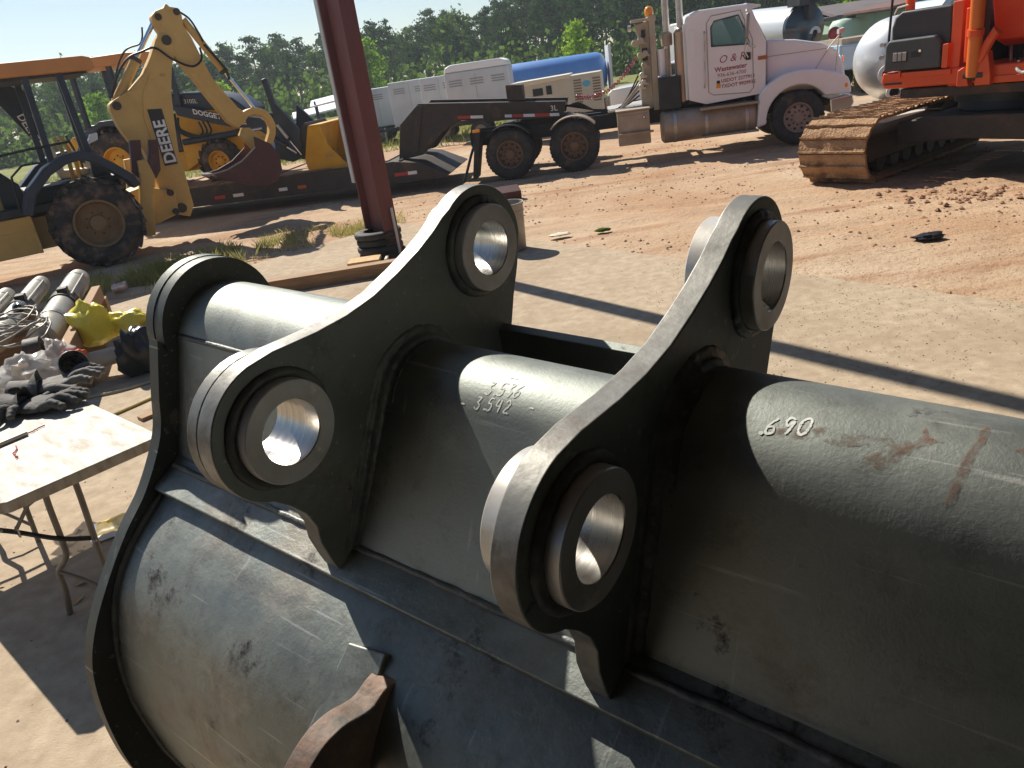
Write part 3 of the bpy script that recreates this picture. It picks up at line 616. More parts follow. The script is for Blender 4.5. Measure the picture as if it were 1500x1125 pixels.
wk = MB(); wk.prism([(0.58, 2.0), (0.78, 2.06), (0.8, 2.18), (0.68, 2.16)], 'y', 0.6, 0.8); ob('work_lamp', wk, M_WHITE, BH, bev=0.02)
# raised dark loader arm
la = MB(); la.prism([(-0.06, 2.09), (0.08, 2.13), (0.02, 2.6), (0.1, 3.0), (-0.2, 3.16), (-1.3, 3.5), (-1.9, 3.2), (-1.85, 3.05), (-1.2, 3.1), (-0.42, 2.85)], 'y', 1.93, 2.05)
ar = ob('loader_arm', la, M_NAVY, BH, bev=0.015)
dv = Vector((0.1 - -0.05, 2.12 - 2.67)); dv.normalize(); nv = Vector((-dv.y, dv.x))
text('lettering', 'DEERE', 0.17, M_DECALW, ar, lambda x, y, h: (-0.22 + dv.x * x + nv.x * y, 1.93 - h, 2.64 + dv.y * x + nv.y * y), bold=0.004)
# stabiliser and swing frame
ob('stabilizer', MB().prism([(1.0, 0.32), (1.17, 0.30), (1.30, 0.9), (1.46, 1.3), (1.40, 1.62), (1.24, 1.62), (1.20, 1.3), (1.08, 0.9)], 'y', 0.34, 0.52), M_DEEREY, BH, bev=0.015)
ob('stabilizer', MB().prism([(1.0, 0.32), (1.17, 0.30), (1.30, 0.9), (1.46, 1.3), (1.40, 1.62), (1.24, 1.62), (1.20, 1.3), (1.08, 0.9)], 'y', 1.65, 1.83), M_DEEREY, BH, bev=0.015)
mb_ = MB(); mb_.prism([(1.24, 1.97), (1.42, 1.95), (1.33, 1.56), (1.42, 1.54), (1.56, 1.93), (1.70, 1.91), (1.60, 1.40), (1.49, 1.27), (1.21, 1.30), (1.12, 1.45)], 'y', 0.40, 0.58); ob('stabilizer_bracket', mb_, M_MAROON, BH, bev=0.02)
ob('swing_frame', MB().prism([(1.0, 0.45), (1.35, 0.45), (1.75, 0.55), (1.8, 0.95), (1.3, 1.15), (1.0, 1.1)], 'y', 0.75, 1.45), M_DEEREY, BH, bev=0.03)
for z in (0.6, 0.95): ob('swing_pin', MB().tube((1.7, 0.7, z), (1.7, 1.5, z), 0.06), M_DARKSTEEL, BH)
# boom, stick and bucket
BOOM = [(1.16, 2.50), (1.18, 2.60), (1.27, 2.66), (1.6, 2.8), (1.89, 3.03), (2.10, 3.3), (2.26, 3.55), (2.36, 3.66), (2.52, 3.62), (2.52, 3.3), (2.40, 3.06), (2.27, 2.66), (2.17, 2.1), (2.10, 1.61), (2.10, 1.13), (2.09, 0.62), (1.97, 0.43), (1.80, 0.5), (1.62, 0.75), (1.56, 1.05), (1.55, 1.4), (1.50, 1.79), (1.32, 1.93), (1.22, 2.2)]
bo = ob('boom', MB().prism(BOOM, 'y', 0.93, 1.25), M_DEEREY, BH, bev=0.02)
ob('boom_weld', MB().path([(1.62, .925, 1.3), (1.70, .925, 1.8), (1.68, .925, 2.3), (1.78, .925, 2.7), (1.98, .925, 2.98)], 0.012, 6), M_DEEREY, bo)
for (x, z, r) in ((1.29, 2.56, 0.075), (2.44, 3.53, 0.085), (1.86, 0.62, 0.09)): ob('pivot_pin', MB().tube((x, 0.9, z), (x, 1.28, z), r, n=20), M_DARKSTEEL, bo)
dc = MB(); dc.prism([(1.77, 2.43), (2.02, 2.41), (2.02, 1.42), (1.78, 1.42)], 'y', 0.921, 0.928); dco = ob('decal', dc, M_DECALK, bo)
text('lettering', 'DEERE', 0.285, M_DECALW, dco, lambda x, y, h: (2.0 - y * 1.0, 0.921 - h, 1.45 + x * .95), bold=0.008)
cyl(BH, 'boom_ram', (1.32, 1.09, 2.62), (2.38, 1.09, 3.9), 0.52, 0.085, M_DEEREY)
ob('hose', MB().path(spline([(1.25, .95, 2.7), (1.45, .9, 3.05), (1.7, .9, 3.3), (1.95, .9, 3.38), (2.2, .88, 3.42), (2.45, .88, 3.2), (2.75, .88, 3.05), (2.95, .88, 3.15), (2.98, .9, 3.35)], 6), 0.02, 8), M_HOSE, BH)
ob('hose', MB().path(spline([(1.3, 1.2, 2.6), (1.5, 1.25, 3.1), (1.75, 1.2, 3.45), (2.05, 1.2, 3.55), (2.15, 1.2, 3.8)], 6), 0.016, 8), M_HOSE, BH)
STK = [(2.30, 3.82), (2.31, 3.94), (2.40, 4.02), (2.55, 4.06), (2.62, 4.13), (2.67, 4.07), (2.77, 4.05), (2.84, 3.95), (2.82, 3.74), (2.90, 3.55), (3.03, 3.0), (3.09, 2.80), (3.41, 2.24), (3.52, 2.13), (3.45, 1.95), (3.32, 1.86), (3.16, 2.0), (2.92, 2.46), (2.68, 2.96), (2.5, 3.26), (2.40, 3.58)]
st_ = ob('stick', MB().prism(STK, 'y', 0.97, 1.21), M_DEEREY, BH, bev=0.02)
for (x, z) in ((2.42, 3.92), (2.76, 3.98)): ob('pivot_pin', MB().tube((x, 0.94, z), (x, 1.24, z), 0.06, n=16), M_DARKSTEEL, st_)
cyl(BH, 'bucket_ram', (2.86, 1.09, 3.86), (3.78, 1.09, 2.12), 0.55, 0.07, M_DEEREY)
ob('hose', MB().path(spline([(2.78, 1.0, 4.0), (2.95, .98, 3.85), (3.05, .98, 3.6), (3.1, 1.0, 3.45)], 5), 0.018, 8), M_HOSE, BH)
ob('hose', MB().path(spline([(3.1, 1.0, 3.4), (3.25, .98, 3.15), (3.36, .98, 2.95), (3.4, 1.0, 2.75)], 5), 0.025, 8), M_HOSE, BH)
ob('bucket_link', MB().prism(strip(None, [(p.x, p.y) for p in spline([(3.39, 1.94), (3.55, 2.10), (3.78, 2.12), (3.95, 2.0), (4.02, 1.78)], 5)], 0.12), 'y', 0.98, 1.2), M_DEEREY, BH, bev=0.015)
ob('bucket_link', MB().prism(strip(None, [(4.02, 1.84), (3.97, 1.66), (3.86, 1.48)], 0.13), 'y', 1.0, 1.18), M_DEEREY, BH, bev=0.015)
ob('bucket_ear', MB().prism([(3.32, 1.72), (3.42, 1.86), (3.55, 1.84), (3.86, 1.42), (3.6, 1.3)], 'y', 1.0, 1.18), M_DEEREY, BH, bev=0.015)
BKT = [(2.55, 1.12), (2.83, 1.15), (3.15, 1.26), (3.47, 1.47), (3.50, 1.68), (3.78, 1.50), (3.90, 1.26), (3.89, 0.98), (3.76, 0.79), (3.55, 0.74), (3.32, 0.78), (2.78, 0.98)]
bb = ob('digging_bucket', MB().prism(BKT, 'y', 0.72, 0.75).prism(BKT, 'y', 1.43, 1.46).prism(strip(None, [(2.5, 1.10), (2.78, 0.98), (3.32, 0.78), (3.55, 0.74), (3.76, 0.79), (3.89, 0.98), (3.90, 1.26), (3.78, 1.50)], 0.03), 'y', 0.75, 1.43), M_MAROON, BH, bev=0.004)
for i in range(5): ob('tooth', MB().prism([(2.38, 1.16), (2.62, 1.07), (2.62, 1.13)], 'y', 0.76 + i * .155, 0.82 + i * .155), M_STEEL, bb)
ob('mouth_edge', MB().path([(2.5, 0.735, 1.13), (2.83, 0.735, 1.16), (3.15, 0.735, 1.27), (3.47, 0.735, 1.48)], 0.018, 6), M_STEEL, bb)
# small orange attachment beside the cab steps
# ------------------------------------------------------------------ semi truck and lowboy trailer share one axis
TO = Vector((0.6, 16.95, 0)); TY = -9.44
TK = root('semi_truck', 'white day-cab semi truck with red door lettering, hitched to lowboy trailer', 'truck', TO, TY)
for i, x in enumerate((0.07, 1.45)):
    wheel(TK, (x, 0.0, 0.525), 0.52, 0.27, 0.285, M_RUBBER, M_RIMB, dish=0.5, nuts=10); wheel(TK, (x, 0.33, 0.525), 0.52, 0.26, 0.285, M_RUBBER, M_RIMB, dish=.1, nuts=0)
    wheel(TK, (x, 2.42, 0.525), 0.52, 0.27, 0.285, M_RUBBER, M_RIMB, side=1); ob('axle', MB().tube((x, .3, .525), (x, 2.2, .525), .1), M_BLACK, TK)
def hand_holes(x, y, z, rr, m):
    for i in range(10):
        q = MB(); a = 2 * math.pi * i / 10; q.tube((x + rr * math.cos(a), y, z + rr * math.sin(a)), (x + rr * math.cos(a), y + .02, z + rr * math.sin(a)), .026, n=10); ob('hand_hole', q, M_BLACK, TK)
hand_holes(0.07, 0.09, .525, .205, None); hand_holes(1.45, 0.09, .525, .205, None)
wheel(TK, (5.98, 0.02, 0.52), 0.515, 0.28, 0.285, M_RUBBER, M_RIMA, dish=0.12, nuts=10); wheel(TK, (5.98, 2.42, 0.52), 0.515, 0.28, 0.285, M_RUBBER, M_RIMA, dish=0.12, side=1)
hand_holes(5.98, 0.035, .52, .215, None)
for y in (0.72, 1.62): ob('frame_rail', MB().box(-0.85, 6.6, y, y + .1, 0.72, 1.02), M_BLACK, TK, bev=.01)
ob('fifth_wheel', MB().prism([(0.1, 1.0), (1.5, 1.0), (1.35, 1.12), (0.3, 1.12)], 'y', 0.75, 1.7), M_DARKSTEEL, TK, bev=.02)
ob('engine', MB().box(5.0, 6.6, 0.8, 1.6, 0.6, 1.35), M_BLACK, TK)
# cab: side walls with real window openings
CAB = [(3.86, 1.12), (3.84, 2.50), (3.90, 2.66), (4.06, 2.74), (5.02, 2.73), (5.10, 2.66), (5.38, 2.04), (5.36, 1.07), (4.2, 1.0)]
WIN = [(4.33, 2.07), (4.33, 2.42), (4.40, 2.52), (4.86, 2.57), (4.98, 2.30), (5.07, 2.02)]
tk = lambda p, a: (p[0], a, p[1])
for y0, y1 in ((0.12, 0.16), (2.26, 2.30)):
    c = MB(); c.plate(CAB, [WIN], tk, y0, y1); w = ob('cab_side', c, M_WHITE, TK, bev=.008)
    ob('side_window', MB().prism(WIN, 'y', y0 + .015, y0 + .02), M_TEAL, w)
    fr = MB(); fr.path([(p[0], y0 - .002 if y0 < 1 else y1 + .002, p[1]) for p in WIN], 0.012, 6, closed=True); ob('window_frame', fr, M_BLACK, w)
ob('cab_roof', MB().prism([(3.84, 2.48), (3.88, 2.67), (4.06, 2.76), (5.03, 2.75), (5.12, 2.66), (5.06, 2.62), (4.9, 2.69), (4.1, 2.69), (3.93, 2.6), (3.90, 2.45)], 'y', 0.13, 2.29), M_WHITE, TK, bev=.03)
ob('cab_back', MB().box(3.80, 3.87, 0.2, 2.22, 1.12, 2.55), M_WHITE, TK, bev=.02)
ob('corner_glass', MB().box(3.92, 4.02, 0.105, 0.119, 1.9, 2.42), M_WHITE, TK, bev=.004)
ob('cab_floor', MB().box(3.85, 5.36, 0.16, 2.26, 1.05, 1.12), M_BLACK, TK); ob('dashboard', MB().prism([(5.0, 1.5), (5.34, 1.5), (5.34, 1.98), (5.1, 2.0)], 'y', .2, 2.2), M_BLACK, TK, bev=.02)
ob('windshield', MB().prism([(5.10, 2.62), (5.13, 2.62), (5.40, 2.05), (5.37, 2.04)], 'y', 0.18, 2.24), M_TEAL, TK); ob('visor', MB().prism([(5.02, 2.76), (5.30, 2.70), (5.30, 2.66), (5.08, 2.68)], 'y', .2, 2.2), M_WHITE, TK)
for y in (.4, 1.5):
    ob('cab_seat', MB().box(4.35, 4.85, y, y + .5, 1.45, 1.62).prism([(4.3, 1.6), (4.45, 1.6), (4.38, 2.4), (4.25, 2.4)], 'y', y, y + .5), M_CHAR, TK, bev=.03)
ob('steering_wheel', MB().path([(4.98 + .1 * math.sin(a), .62 + .2 * math.cos(a), 2.0 + .17 * math.sin(a)) for a in [i * .393 for i in range(16)]], .016, 6, closed=True), M_BLACK, TK)
dr = MB(); dr.path([(p[0], .118, p[1]) for p in [(4.25, 1.22), (4.25, 2.5), (4.34, 2.62), (4.9, 2.65), (5.12, 2.1), (5.13, 1.2), (5.05, 1.12), (4.35, 1.16)]], .009, 6, closed=True); ob('door_seam', dr, mat('seam_grey', (0.35, 0.3, 0.28)), TK)
ob('door_handle', MB().box(4.98, 5.08, .085, .118, 1.73, 1.87), M_BLACK, TK, bev=.01)
ob('grab_handle', MB().path([(4.17, .12, 1.32), (4.17, .07, 1.36), (4.2, .07, 2.32), (4.2, .12, 2.36)], .014, 8), M_ALU, TK)
hd = MB(); hd.prism([(5.39, 1.0), (5.40, 2.05), (5.99, 1.98), (6.50, 1.85), (6.80, 1.67), (6.93, 1.40), (6.99, 0.98), (6.6, 1.0)], 'y', 0.36, 2.06); ob('hood', hd, M_WHITE, TK, bev=.07, seg=4)
ob('hood_seam', MB().box(5.42, 6.72, .352, .358, 1.725, 1.735), mat('seam_grey', (0.35, 0.3, 0.28)), TK)
FEN = spline([(5.17, .42, 0), (5.20, .8, 0), (5.24, 1.06, 0), (5.45, 1.26, 0), (5.8, 1.40, 0), (6.26, 1.40, 0), (6.65, 1.30, 0), (6.92, 1.16, 0), (6.99, .86, 0)], 4)
arch = [(5.98 + .62 * math.cos(R(t)), .52 + .62 * math.sin(R(t))) for t in range(35, 186, 10)]
for y0, y1 in ((0.0, .5), (1.92, 2.42)):
    ob('fender', MB().prism([(p.x, p.y) for p in FEN] + arch, 'y', y0, y1), M_WHITE, TK, bev=.045, seg=3)
ob('bumper', MB().prism([(6.60, .52), (6.98, .58), (7.05, .68), (7.02, .84), (6.58, .80)], 'y', 0.02, 2.4), mat('chrome_bumper', (0.7, 0.68, 0.66), rough=.2, metal=.9), TK, bev=.03)
for y in (-.004, 2.36): ob('turn_signal', MB().ball((6.88, y + .03, 1.02), .07, 14, 8, (.75, .5, 1)), M_AMBER, TK)
ob('grille', MB().box(6.97, 7.01, .7, 1.72, .95, 1.55), M_CHROME, TK, bev=.01)
ob('hood_mirror', MB().path([(6.35, .25, 1.38), (6.62, .3, 1.75), (6.78, .2, 1.95)], .012, 6).path([(6.75, .3, 1.3), (6.77, .22, 1.95)], .012, 6).obox((6.80, .2, 2.02), (.05, 0, .015), (0, .08, 0), (0, 0, .04)), M_ALU, TK)
mr = MB(); mr.obox((4.98, -.12, 2.36), (.035, 0, 0), (0, .1, 0), (.02, 0, .22)); mro = ob('mirror', mr, mat('mirror_shell', (.3, .27, .25), rough=.4, metal=.5), TK, bev=.03)
ob('mirror_bracket', MB().path([(4.98, -.1, 2.6), (5.0, .0, 2.64), (5.02, .12, 2.62)], .014, 6).path([(4.97, -.1, 2.12), (5.05, .0, 1.98), (5.18, .12, 1.95)], .014, 6).path([(4.97, -.12, 2.14), (4.93, -.12, 1.9), (5.0, -.1, 1.78)], .012, 6), M_ALU, mro)
ob('marker_lamp', MB().box(5.22, 5.40, .105, .119, 1.70, 1.77), mat('brown_amber', (.4, .12, .03), rough=.3), TK, bev=.005)
dt = lambda ox, oz, k=0.03: (lambda x, y, h: (ox + x, .118 - h, oz + y + x * k))
text('door_lettering', 'O & R', 0.20, M_MAROONT, TK, dt(4.46, 1.74), shear=.25); text('door_lettering', 'Wastewater', 0.125, M_MAROONT, TK, dt(4.38, 1.585), bold=.003)
text('door_lettering', '936-636-4700', 0.10, M_MAROONT, TK, dt(4.43, 1.48)); text('door_lettering', 'USDOT 2277913', 0.092, M_MAROONT, TK, dt(4.50, 1.375), bold=.002); text('door_lettering', 'TXDOT 9929932', 0.092, M_MAROONT, TK, dt(4.50, 1.27), bold=.002)
ob('door_emblem', MB().prism([(4.40, 1.28), (4.49, 1.28), (4.48, 1.36), (4.41, 1.36)], 'y', .112, .119), M_AMBER, TK); ob('door_emblem_top', MB().prism([(4.41, 1.365), (4.48, 1.365), (4.475, 1.42), (4.415, 1.42)], 'y', .112, .119), M_DECALK, TK)
# tank, steps, box
tn = MB(); tn.lathe([(.001, 3.27), (.27, 3.275), (.325, 3.33), (.325, 5.12), (.27, 5.18), (.001, 5.19)], (0, .33, .645), (1, 0, 0), 32); tno = ob('fuel_tank', tn, M_DUSTALU, TK, smooth=40)
for x in (3.52, 4.15, 4.95): ob('tank_strap', MB().lathe([(.329, x), (.332, x), (.332, x + .06), (.329, x + .06)], (0, .33, .645), (1, 0, 0), 32, closed=True), M_ALU, tno)
ob('cab_step', MB().box(4.05, 5.2, -.06, .3, .90, .95), M_DUSTALU, TK, bev=.01); ob('cab_step', MB().box(4.08, 5.2, -.06, .2, .36, .40), M_DUSTALU, TK, bev=.01)
tb = MB(); tb.box(2.38, 3.04, 0.0, .6, .40, 1.07); tbo = ob('tool_box', tb, M_DUSTALU, TK, bev=.02); ob('box_lid', MB().box(2.41, 3.03, -.012, .0, .68, 1.0).box(2.36, 3.06, -.02, .62, 1.07, 1.10), M_DUSTALU, tbo, bev=.005)
ob('box_latch', MB().ball((2.93, -.02, .93), .03, 8, 6), M_CHROME, tbo); ob('box_step', MB().box(2.4, 3.1, -.1, .02, .62, .655), M_DUSTALU, tbo)
ob('battery_box', MB().box(3.28, 3.70, .15, .9, 1.0, 1.62), M_BLACK, TK, bev=.02)
# stacks
for x, y, h, fat in ((3.50, .50, 3.9, 0), (3.77, .42, 3.85, 1)):
    s = MB(); s.lathe([(.066, 2.15), (.066, h), (.05, h)], (x, y, 0), (0, 0, 1), 20); so2 = ob('exhaust_stack', s, M_ALU, TK)
    if fat: ob('heat_shield', MB().lathe([(.12, 1.08), (.14, 1.1), (.14, 2.42), (.1, 2.47), (.068, 2.5)], (x, y, 0), (0, 0, 1), 24), mat('copper_tinted_shield', (.42, .33, .27), (.5, .3, .2), 3, .3, .45, metal=.9), so2)
    else: ob('clamp', MB().lathe([(.10, 2.2), (.115, 2.22), (.115, 2.42), (.07, 2.46)], (x, y, 0), (0, 0, 1), 20).tube((x, y, 1.1), (x, y, 2.2), .06), M_DUSTALU, so2)
# headache rack with its hanging gear
hr = MB()
for x, y in ((3.16, .42), (3.16, 2.0)): hr.box(x, x + .12, y, y + .12, 1.0, 2.75)
hr.box(3.14, 3.3, .4, 2.14, 2.70, 2.80).box(3.18, 3.24, .5, 2.0, 1.2, 1.3).box(3.18, 3.24, .5, 2.0, 1.9, 2.0); hro = ob('headache_rack', hr, M_RACK, TK, bev=.01)
g = MB(); g.prism([(2.86, 2.66), (3.16, 2.72), (3.16, 1.05), (2.92, 1.05), (2.93, 1.7), (2.99, 1.75), (2.97, 2.3)], 'y', .5, .58).box(2.80, 3.16, .4, .7, 2.72, 2.77); ob('rack_side', g, M_RACK, hro, bev=.01)
for (x, z, r) in ((2.86, 2.33, .07), (2.97, 2.36, .07), (2.95, 2.1, .06), (3.05, 2.12, .06), (3.02, 1.9, .06), (2.96, 1.72, .05), (2.99, 1.58, .05), (2.93, 1.5, .05)):
    ob('chain_binder', MB().tube((x, .36, z), (x, .6, z), r, n=10).box(x - .02, x + .1, .38, .44, z - .06, z - .02), M_RACK if z > 1.75 else M_ALU, hro, bev=.005)
ob('rack_window', MB().box(3.0, 3.08, .46, .5, 2.42, 2.56).box(2.99, 3.1, .46, .5, 1.98, 2.22), M_DARKSTEEL, hro)
bc = MB(); bc.lathe([(.085, 2.80), (.085, 2.84), (.09, 2.85), (.085, 2.93), (.05, 2.975), (.001, 2.985)], (3.18, .52, 0), (0, 0, 1), 20); ob('beacon', bc, M_AMBER, hro, smooth=50)
ob('rack_lamp', MB().tube((2.80, .5, 2.62), (2.74, .5, 2.62), .06), M_ALU, hro)
ob('air_tank', MB().tube((3.38, .55, 1.65), (3.38, .55, 2.15), .1), M_WHITE, TK)
ob('deck_plate', MB().prism([(2.2, 1.06), (3.1, 1.10), (3.1, 1.14), (2.2, 1.10)], 'y', .5, 2.0), M_ALU, TK); ob('deck_brace', MB().prism([(2.45, 1.1), (2.55, 1.1), (3.0, 1.6), (2.95, 1.62)], 'y', .55, .6), M_RACK, TK)
for i, m in ((0, M_RED), (1, mat('blue_airline', (.05, .1, .35), rough=.4))):
    ob('air_line', MB().path([(1.55 + t * 1.35, .9 + i * .06 + .045 * math.cos(t * 150), 1.45 + .1 * i * 0 + .62 * t * t - .12 * math.sin(t * 3.1) + .045 * math.sin(t * 150)) for t in [k / 220 for k in range(221)]], .009, 5), m, TK)
for k in range(5):
    ob('air_hose', MB().path(spline([(1.3, .6 + .1 * k, 1.3), (1.6, .55 + .1 * k, 1.34 - .03 * k), (2.0, .6 + .1 * k, 1.12), (2.5, .7 + .1 * k, 1.12), (2.9, .9, 1.3 + .1 * k)], 6), .018, 6), M_HOSE, TK)
for x0 in (0.07, 1.45):
    a = MB().prism([(x0 + .62 * math.cos(R(t)), .54 + .60 * math.sin(R(t))) for t in range(40, 141, 10)] + [(x0 + .59 * math.cos(R(t)), .54 + .575 * math.sin(R(t))) for t in range(140, 39, -10)], 'y', -.02, .62); ob('quarter_fender', a, M_BLACK if x0 < 1 else M_DUSTALU, TK, bev=.004)
ob('mud_flap', MB().prism([(-.62, 1.05), (-.5, 1.05), (-.72, .1), (-.80, .1)], 'y', .0, .62), M_RUBBER, TK, bev=.005); ob('flap_lamp', MB().box(-.66, -.5, -.02, .1, 1.06, 1.12), M_AMBER, TK, bev=.01)
ob('flap_rod', MB().path([(-.55, .3, 1.1), (-.8, .25, .6), (-1.03, .2, .05)], .03, 8), M_BLACK, TK)
# ------------------------------------------------------------------ lowboy trailer
TR = root('lowboy_trailer', 'dark brown gooseneck lowboy trailer carrying the second backhoe', 'trailer', TO, TY)
dk = MB(); dk.prism([(-13.5, .30), (-13.5, .64), (-2.5, .70), (-1.9, .60), (-1.28, .29), (-1.4, .24), (-2.3, .24)], 'y', 0.0, 2.5); dko = ob('deck', dk, M_DARKSTEEL, TR, bev=.02)
for i in range(24): ob('deck_plank', MB().box(-13.4 + i * .45, -12.98 + i * .45, .12, 2.38, .66, .70 + .012 * (i % 3)), M_WOOD, dko)
for i in range(5): ob('ramp_rib', MB().obox((-2.35 + i * .22, .5, .675 - .095 * i), (.02, 0, -.01), (0, .45, 0), (0, 0, .03)), M_DARKSTEEL, dko)
gn = MB(); gn.prism([(-2.46, .66), (-2.30, 1.40), (-1.82, 1.78), (1.34, 1.42), (1.26, 1.13), (.62, 1.14), (-1.0, 1.33), (-1.45, 1.12), (-1.9, .72)], 'y', .42, .66).prism([(-2.46, .66), (-2.30, 1.40), (-1.82, 1.78), (1.34, 1.42), (1.26, 1.13), (.62, 1.14), (-1.0, 1.33), (-1.45, 1.12), (-1.9, .72)], 'y', 1.8, 2.04).prism([(-1.8, 1.70), (1.3, 1.36), (1.3, 1.26), (-1.8, 1.6)], 'y', .66, 1.8); gno = ob('gooseneck', gn, M_DARKSTEEL, TR, bev=.015)
ob('gooseneck_web', MB().prism([(-1.84, 1.74), (-1.72, 1.72), (-2.0, .74), (-2.2, .70)], 'y', .38, .42), M_DARKSTEEL, gno, bev=.01); ob('neck_box', MB().prism([(.1, 1.58), (.45, 1.54), (.45, 1.86), (.1, 1.9)], 'y', .5, 1.0), M_DARKSTEEL, gno, bev=.02)
for i, (x0, x1, m) in enumerate(((-1.0, -.72, M_RED), (-.72, -.45, M_REFW), (.02, .17, M_REFW), (.17, .42, M_RED), (.42, .66, M_REFW), (.66, .98, M_RED), (.98, 1.18, M_REFW))):
    ob('reflector_tape', MB().prism([(x0, 1.36 - .1 * (x0 + 1)), (x1, 1.36 - .1 * (x1 + 1)), (x1, 1.42 - .1 * (x1 + 1)), (x0, 1.42 - .1 * (x0 + 1))], 'y', .408, .417), m, gno)
for x0, x1, m in ((-2.5, -2.2, M_RED), (-2.2, -2.0, M_REFW), (-5.2, -5.0, M_REFW), (-6.75, -6.5, M_RED), (-6.3, -6.05, M_REFW), (-8.2, -7.9, M_REFW), (-4.75, -4.55, mat('orange_reflector', (.5, .12, .03)))):
    ob('reflector_tape', MB().box(x0, x1, -.012, -.004, .38, .45), m, dko)
text('lettering', '3L', .16, M_DECALW, gno, lambda x, y, h: (1.0 + x, .417 - h, 1.26 + y))
for x in (-11.6, -12.8): wheel(TR, (x, .05, .42), .41, .3, .22, M_RUBBER, M_RIMB); wheel(TR, (x, 2.4, .42), .41, .3, .22, M_RUBBER, M_RIMB, side=1)
# ------------------------------------------------------------------ second backhoe loader, riding on the trailer
B2 = root('backhoe_loader', 'newer yellow backhoe loader chained on trailer deck with its front bucket lowered', 'backhoe', TO, TY)
wheel(B2, (-6.70, .55, 1.135), .46, .32, .25, M_MUDRUBBER, M_YEL, lugs=16); wheel(B2, (-6.70, 2.05, 1.135), .46, .32, .25, M_MUDRUBBER, M_YEL, lugs=16, side=1)
wheel(B2, (-9.1, .45, 1.41), .72, .45, .36, M_MUDRUBBER, M_YEL, lugs=20); wheel(B2, (-9.1, 2.15, 1.41), .72, .45, .36, M_MUDRUBBER, M_YEL, lugs=20, side=1)
ob('chassis', MB().box(-10.2, -5.9, .95, 1.7, 1.0, 1.5), M_YEL, B2, bev=.03)
ob('engine_panel', MB().prism([(-7.65, 1.0), (-7.55, 2.38), (-6.2, 2.22), (-5.85, 2.0), (-5.95, 1.35), (-6.3, 1.25), (-7.0, 1.3)], 'y', .78, 1.75), M_YEL, B2, bev=.04)
ob('fender', MB().prism(strip(None, [(-9.95, 1.75), (-9.7, 2.1), (-9.2, 2.3), (-8.6, 2.25), (-8.2, 2.0), (-8.05, 1.6)], .12), 'y', .42, .95), M_NAVY, B2, bev=.02)
ob('cab_base', MB().box(-9.9, -7.6, .8, 1.85, 1.45, 2.3), M_NAVY, B2, bev=.04)
hd2 = MB(); hd2.prism([(-7.62, 2.36), (-7.6, 2.72), (-6.76, 2.64), (-6.1, 2.45), (-5.8, 2.16), (-5.85, 2.02), (-6.3, 2.2)], 'y', .76, 1.8); hdo = ob('hood', hd2, M_NAVY, B2, bev=.05)
text('lettering', '310SL', .13, M_DECALW, hdo, lambda x, y, h: (-7.25 + x, .757 - h, 2.47 + y - .1 * x))
la2 = MB(); la2.prism([(-7.48, 2.44), (-7.4, 2.46), (-6.27, 2.10), (-5.5, 1.95), (-5.0, 1.5), (-4.85, 1.3), (-5.0, 1.2), (-5.6, 1.7), (-6.28, 1.86), (-7.42, 2.24)], 'y', .60, .74).prism([(-7.48, 2.44), (-7.4, 2.46), (-6.27, 2.10), (-5.5, 1.95), (-5.0, 1.5), (-4.85, 1.3), (-5.0, 1.2), (-5.6, 1.7), (-6.28, 1.86), (-7.42, 2.24)], 'y', 1.8, 1.94); lao = ob('loader_arm', la2, M_NAVY, B2, bev=.02)
text('lettering', 'DOGGETT DEERE', .155, M_DECALW, lao, lambda x, y, h: (-7.02 + x * .97, .597 - h, 2.23 + y - .31 * x), bold=.004)
cyl(B2, 'loader_ram', (-7.45, .62, 1.66), (-5.5, .62, 1.72), .7, .07, M_NAVY)
for k in range(3): ob('hose', MB().path(spline([(-7.4, .6, 2.2), (-7.5 + .05 * k, .56, 1.95), (-7.2 + .1 * k, .55, 1.75), (-6.9 + .1 * k, .56, 1.8), (-6.95 + .1 * k, .6, 2.05)], 5), .022, 6), M_HOSE, B2)
ob('coupler_arm', MB().prism([(-5.24, 2.72), (-5.13, 2.74), (-5.06, 2.2), (-4.66, 1.62), (-4.66, 1.0), (-4.95, .92), (-5.34, 1.05), (-5.16, 2.0)], 'y', .55, .67), M_NAVY, B2, bev=.02); ob('coupler_arm', MB().prism([(-5.06, 2.1), (-4.66, 1.62), (-4.66, 1.0), (-4.95, .92), (-5.34, 1.05)], 'y', 1.8, 1.92), M_NAVY, B2, bev=.02); cyl(B2, 'coupler_ram', (-5.35, .52, 1.55), (-4.8, .52, 1.1), .6, .06, M_NAVY); cyl(B2, 'coupler_ram', (-5.1, .52, 1.75), (-4.7, .52, 1.05), .5, .035, M_ALU)
ob('quick_coupler', MB().prism([(-4.75, .95), (-4.45, .9), (-4.38, 1.55), (-4.5, 1.72), (-4.65, 1.5)], 'y', .6, 2.0), M_DARKSTEEL, B2, bev=.02)
bs = [(-4.48, .66), (-4.52, .95), (-4.30, 1.62), (-4.0, 1.62), (-3.92, 1.2), (-3.62, .80), (-3.40, .72), (-3.5, .66)]
bk2 = MB(); bk2.prism(bs, 'y', .2, .23).prism(bs, 'y', 2.27, 2.3).prism(strip(None, [(-3.4, .70), (-4.0, .68), (-4.44, .70), (-4.48, .95), (-4.3, 1.45), (-4.28, 1.62)], .04), 'y', .23, 2.27)
bk2.prism([(-4.0, 1.62), (-3.97, 1.66), (-4.26, 1.66), (-4.3, 1.62)], 'y', .2, 2.3); ob('front_bucket', bk2, M_YEL, B2, bev=.006)
cn2 = MB(); cn2.prism([(-9.9, 3.46), (-9.85, 3.64), (-9.5, 3.70), (-8.2, 3.68), (-7.3, 3.60), (-7.25, 3.46)], 'y', .6, 2.1); co2 = ob('canopy', cn2, M_CANOPY, B2, bev=.04)
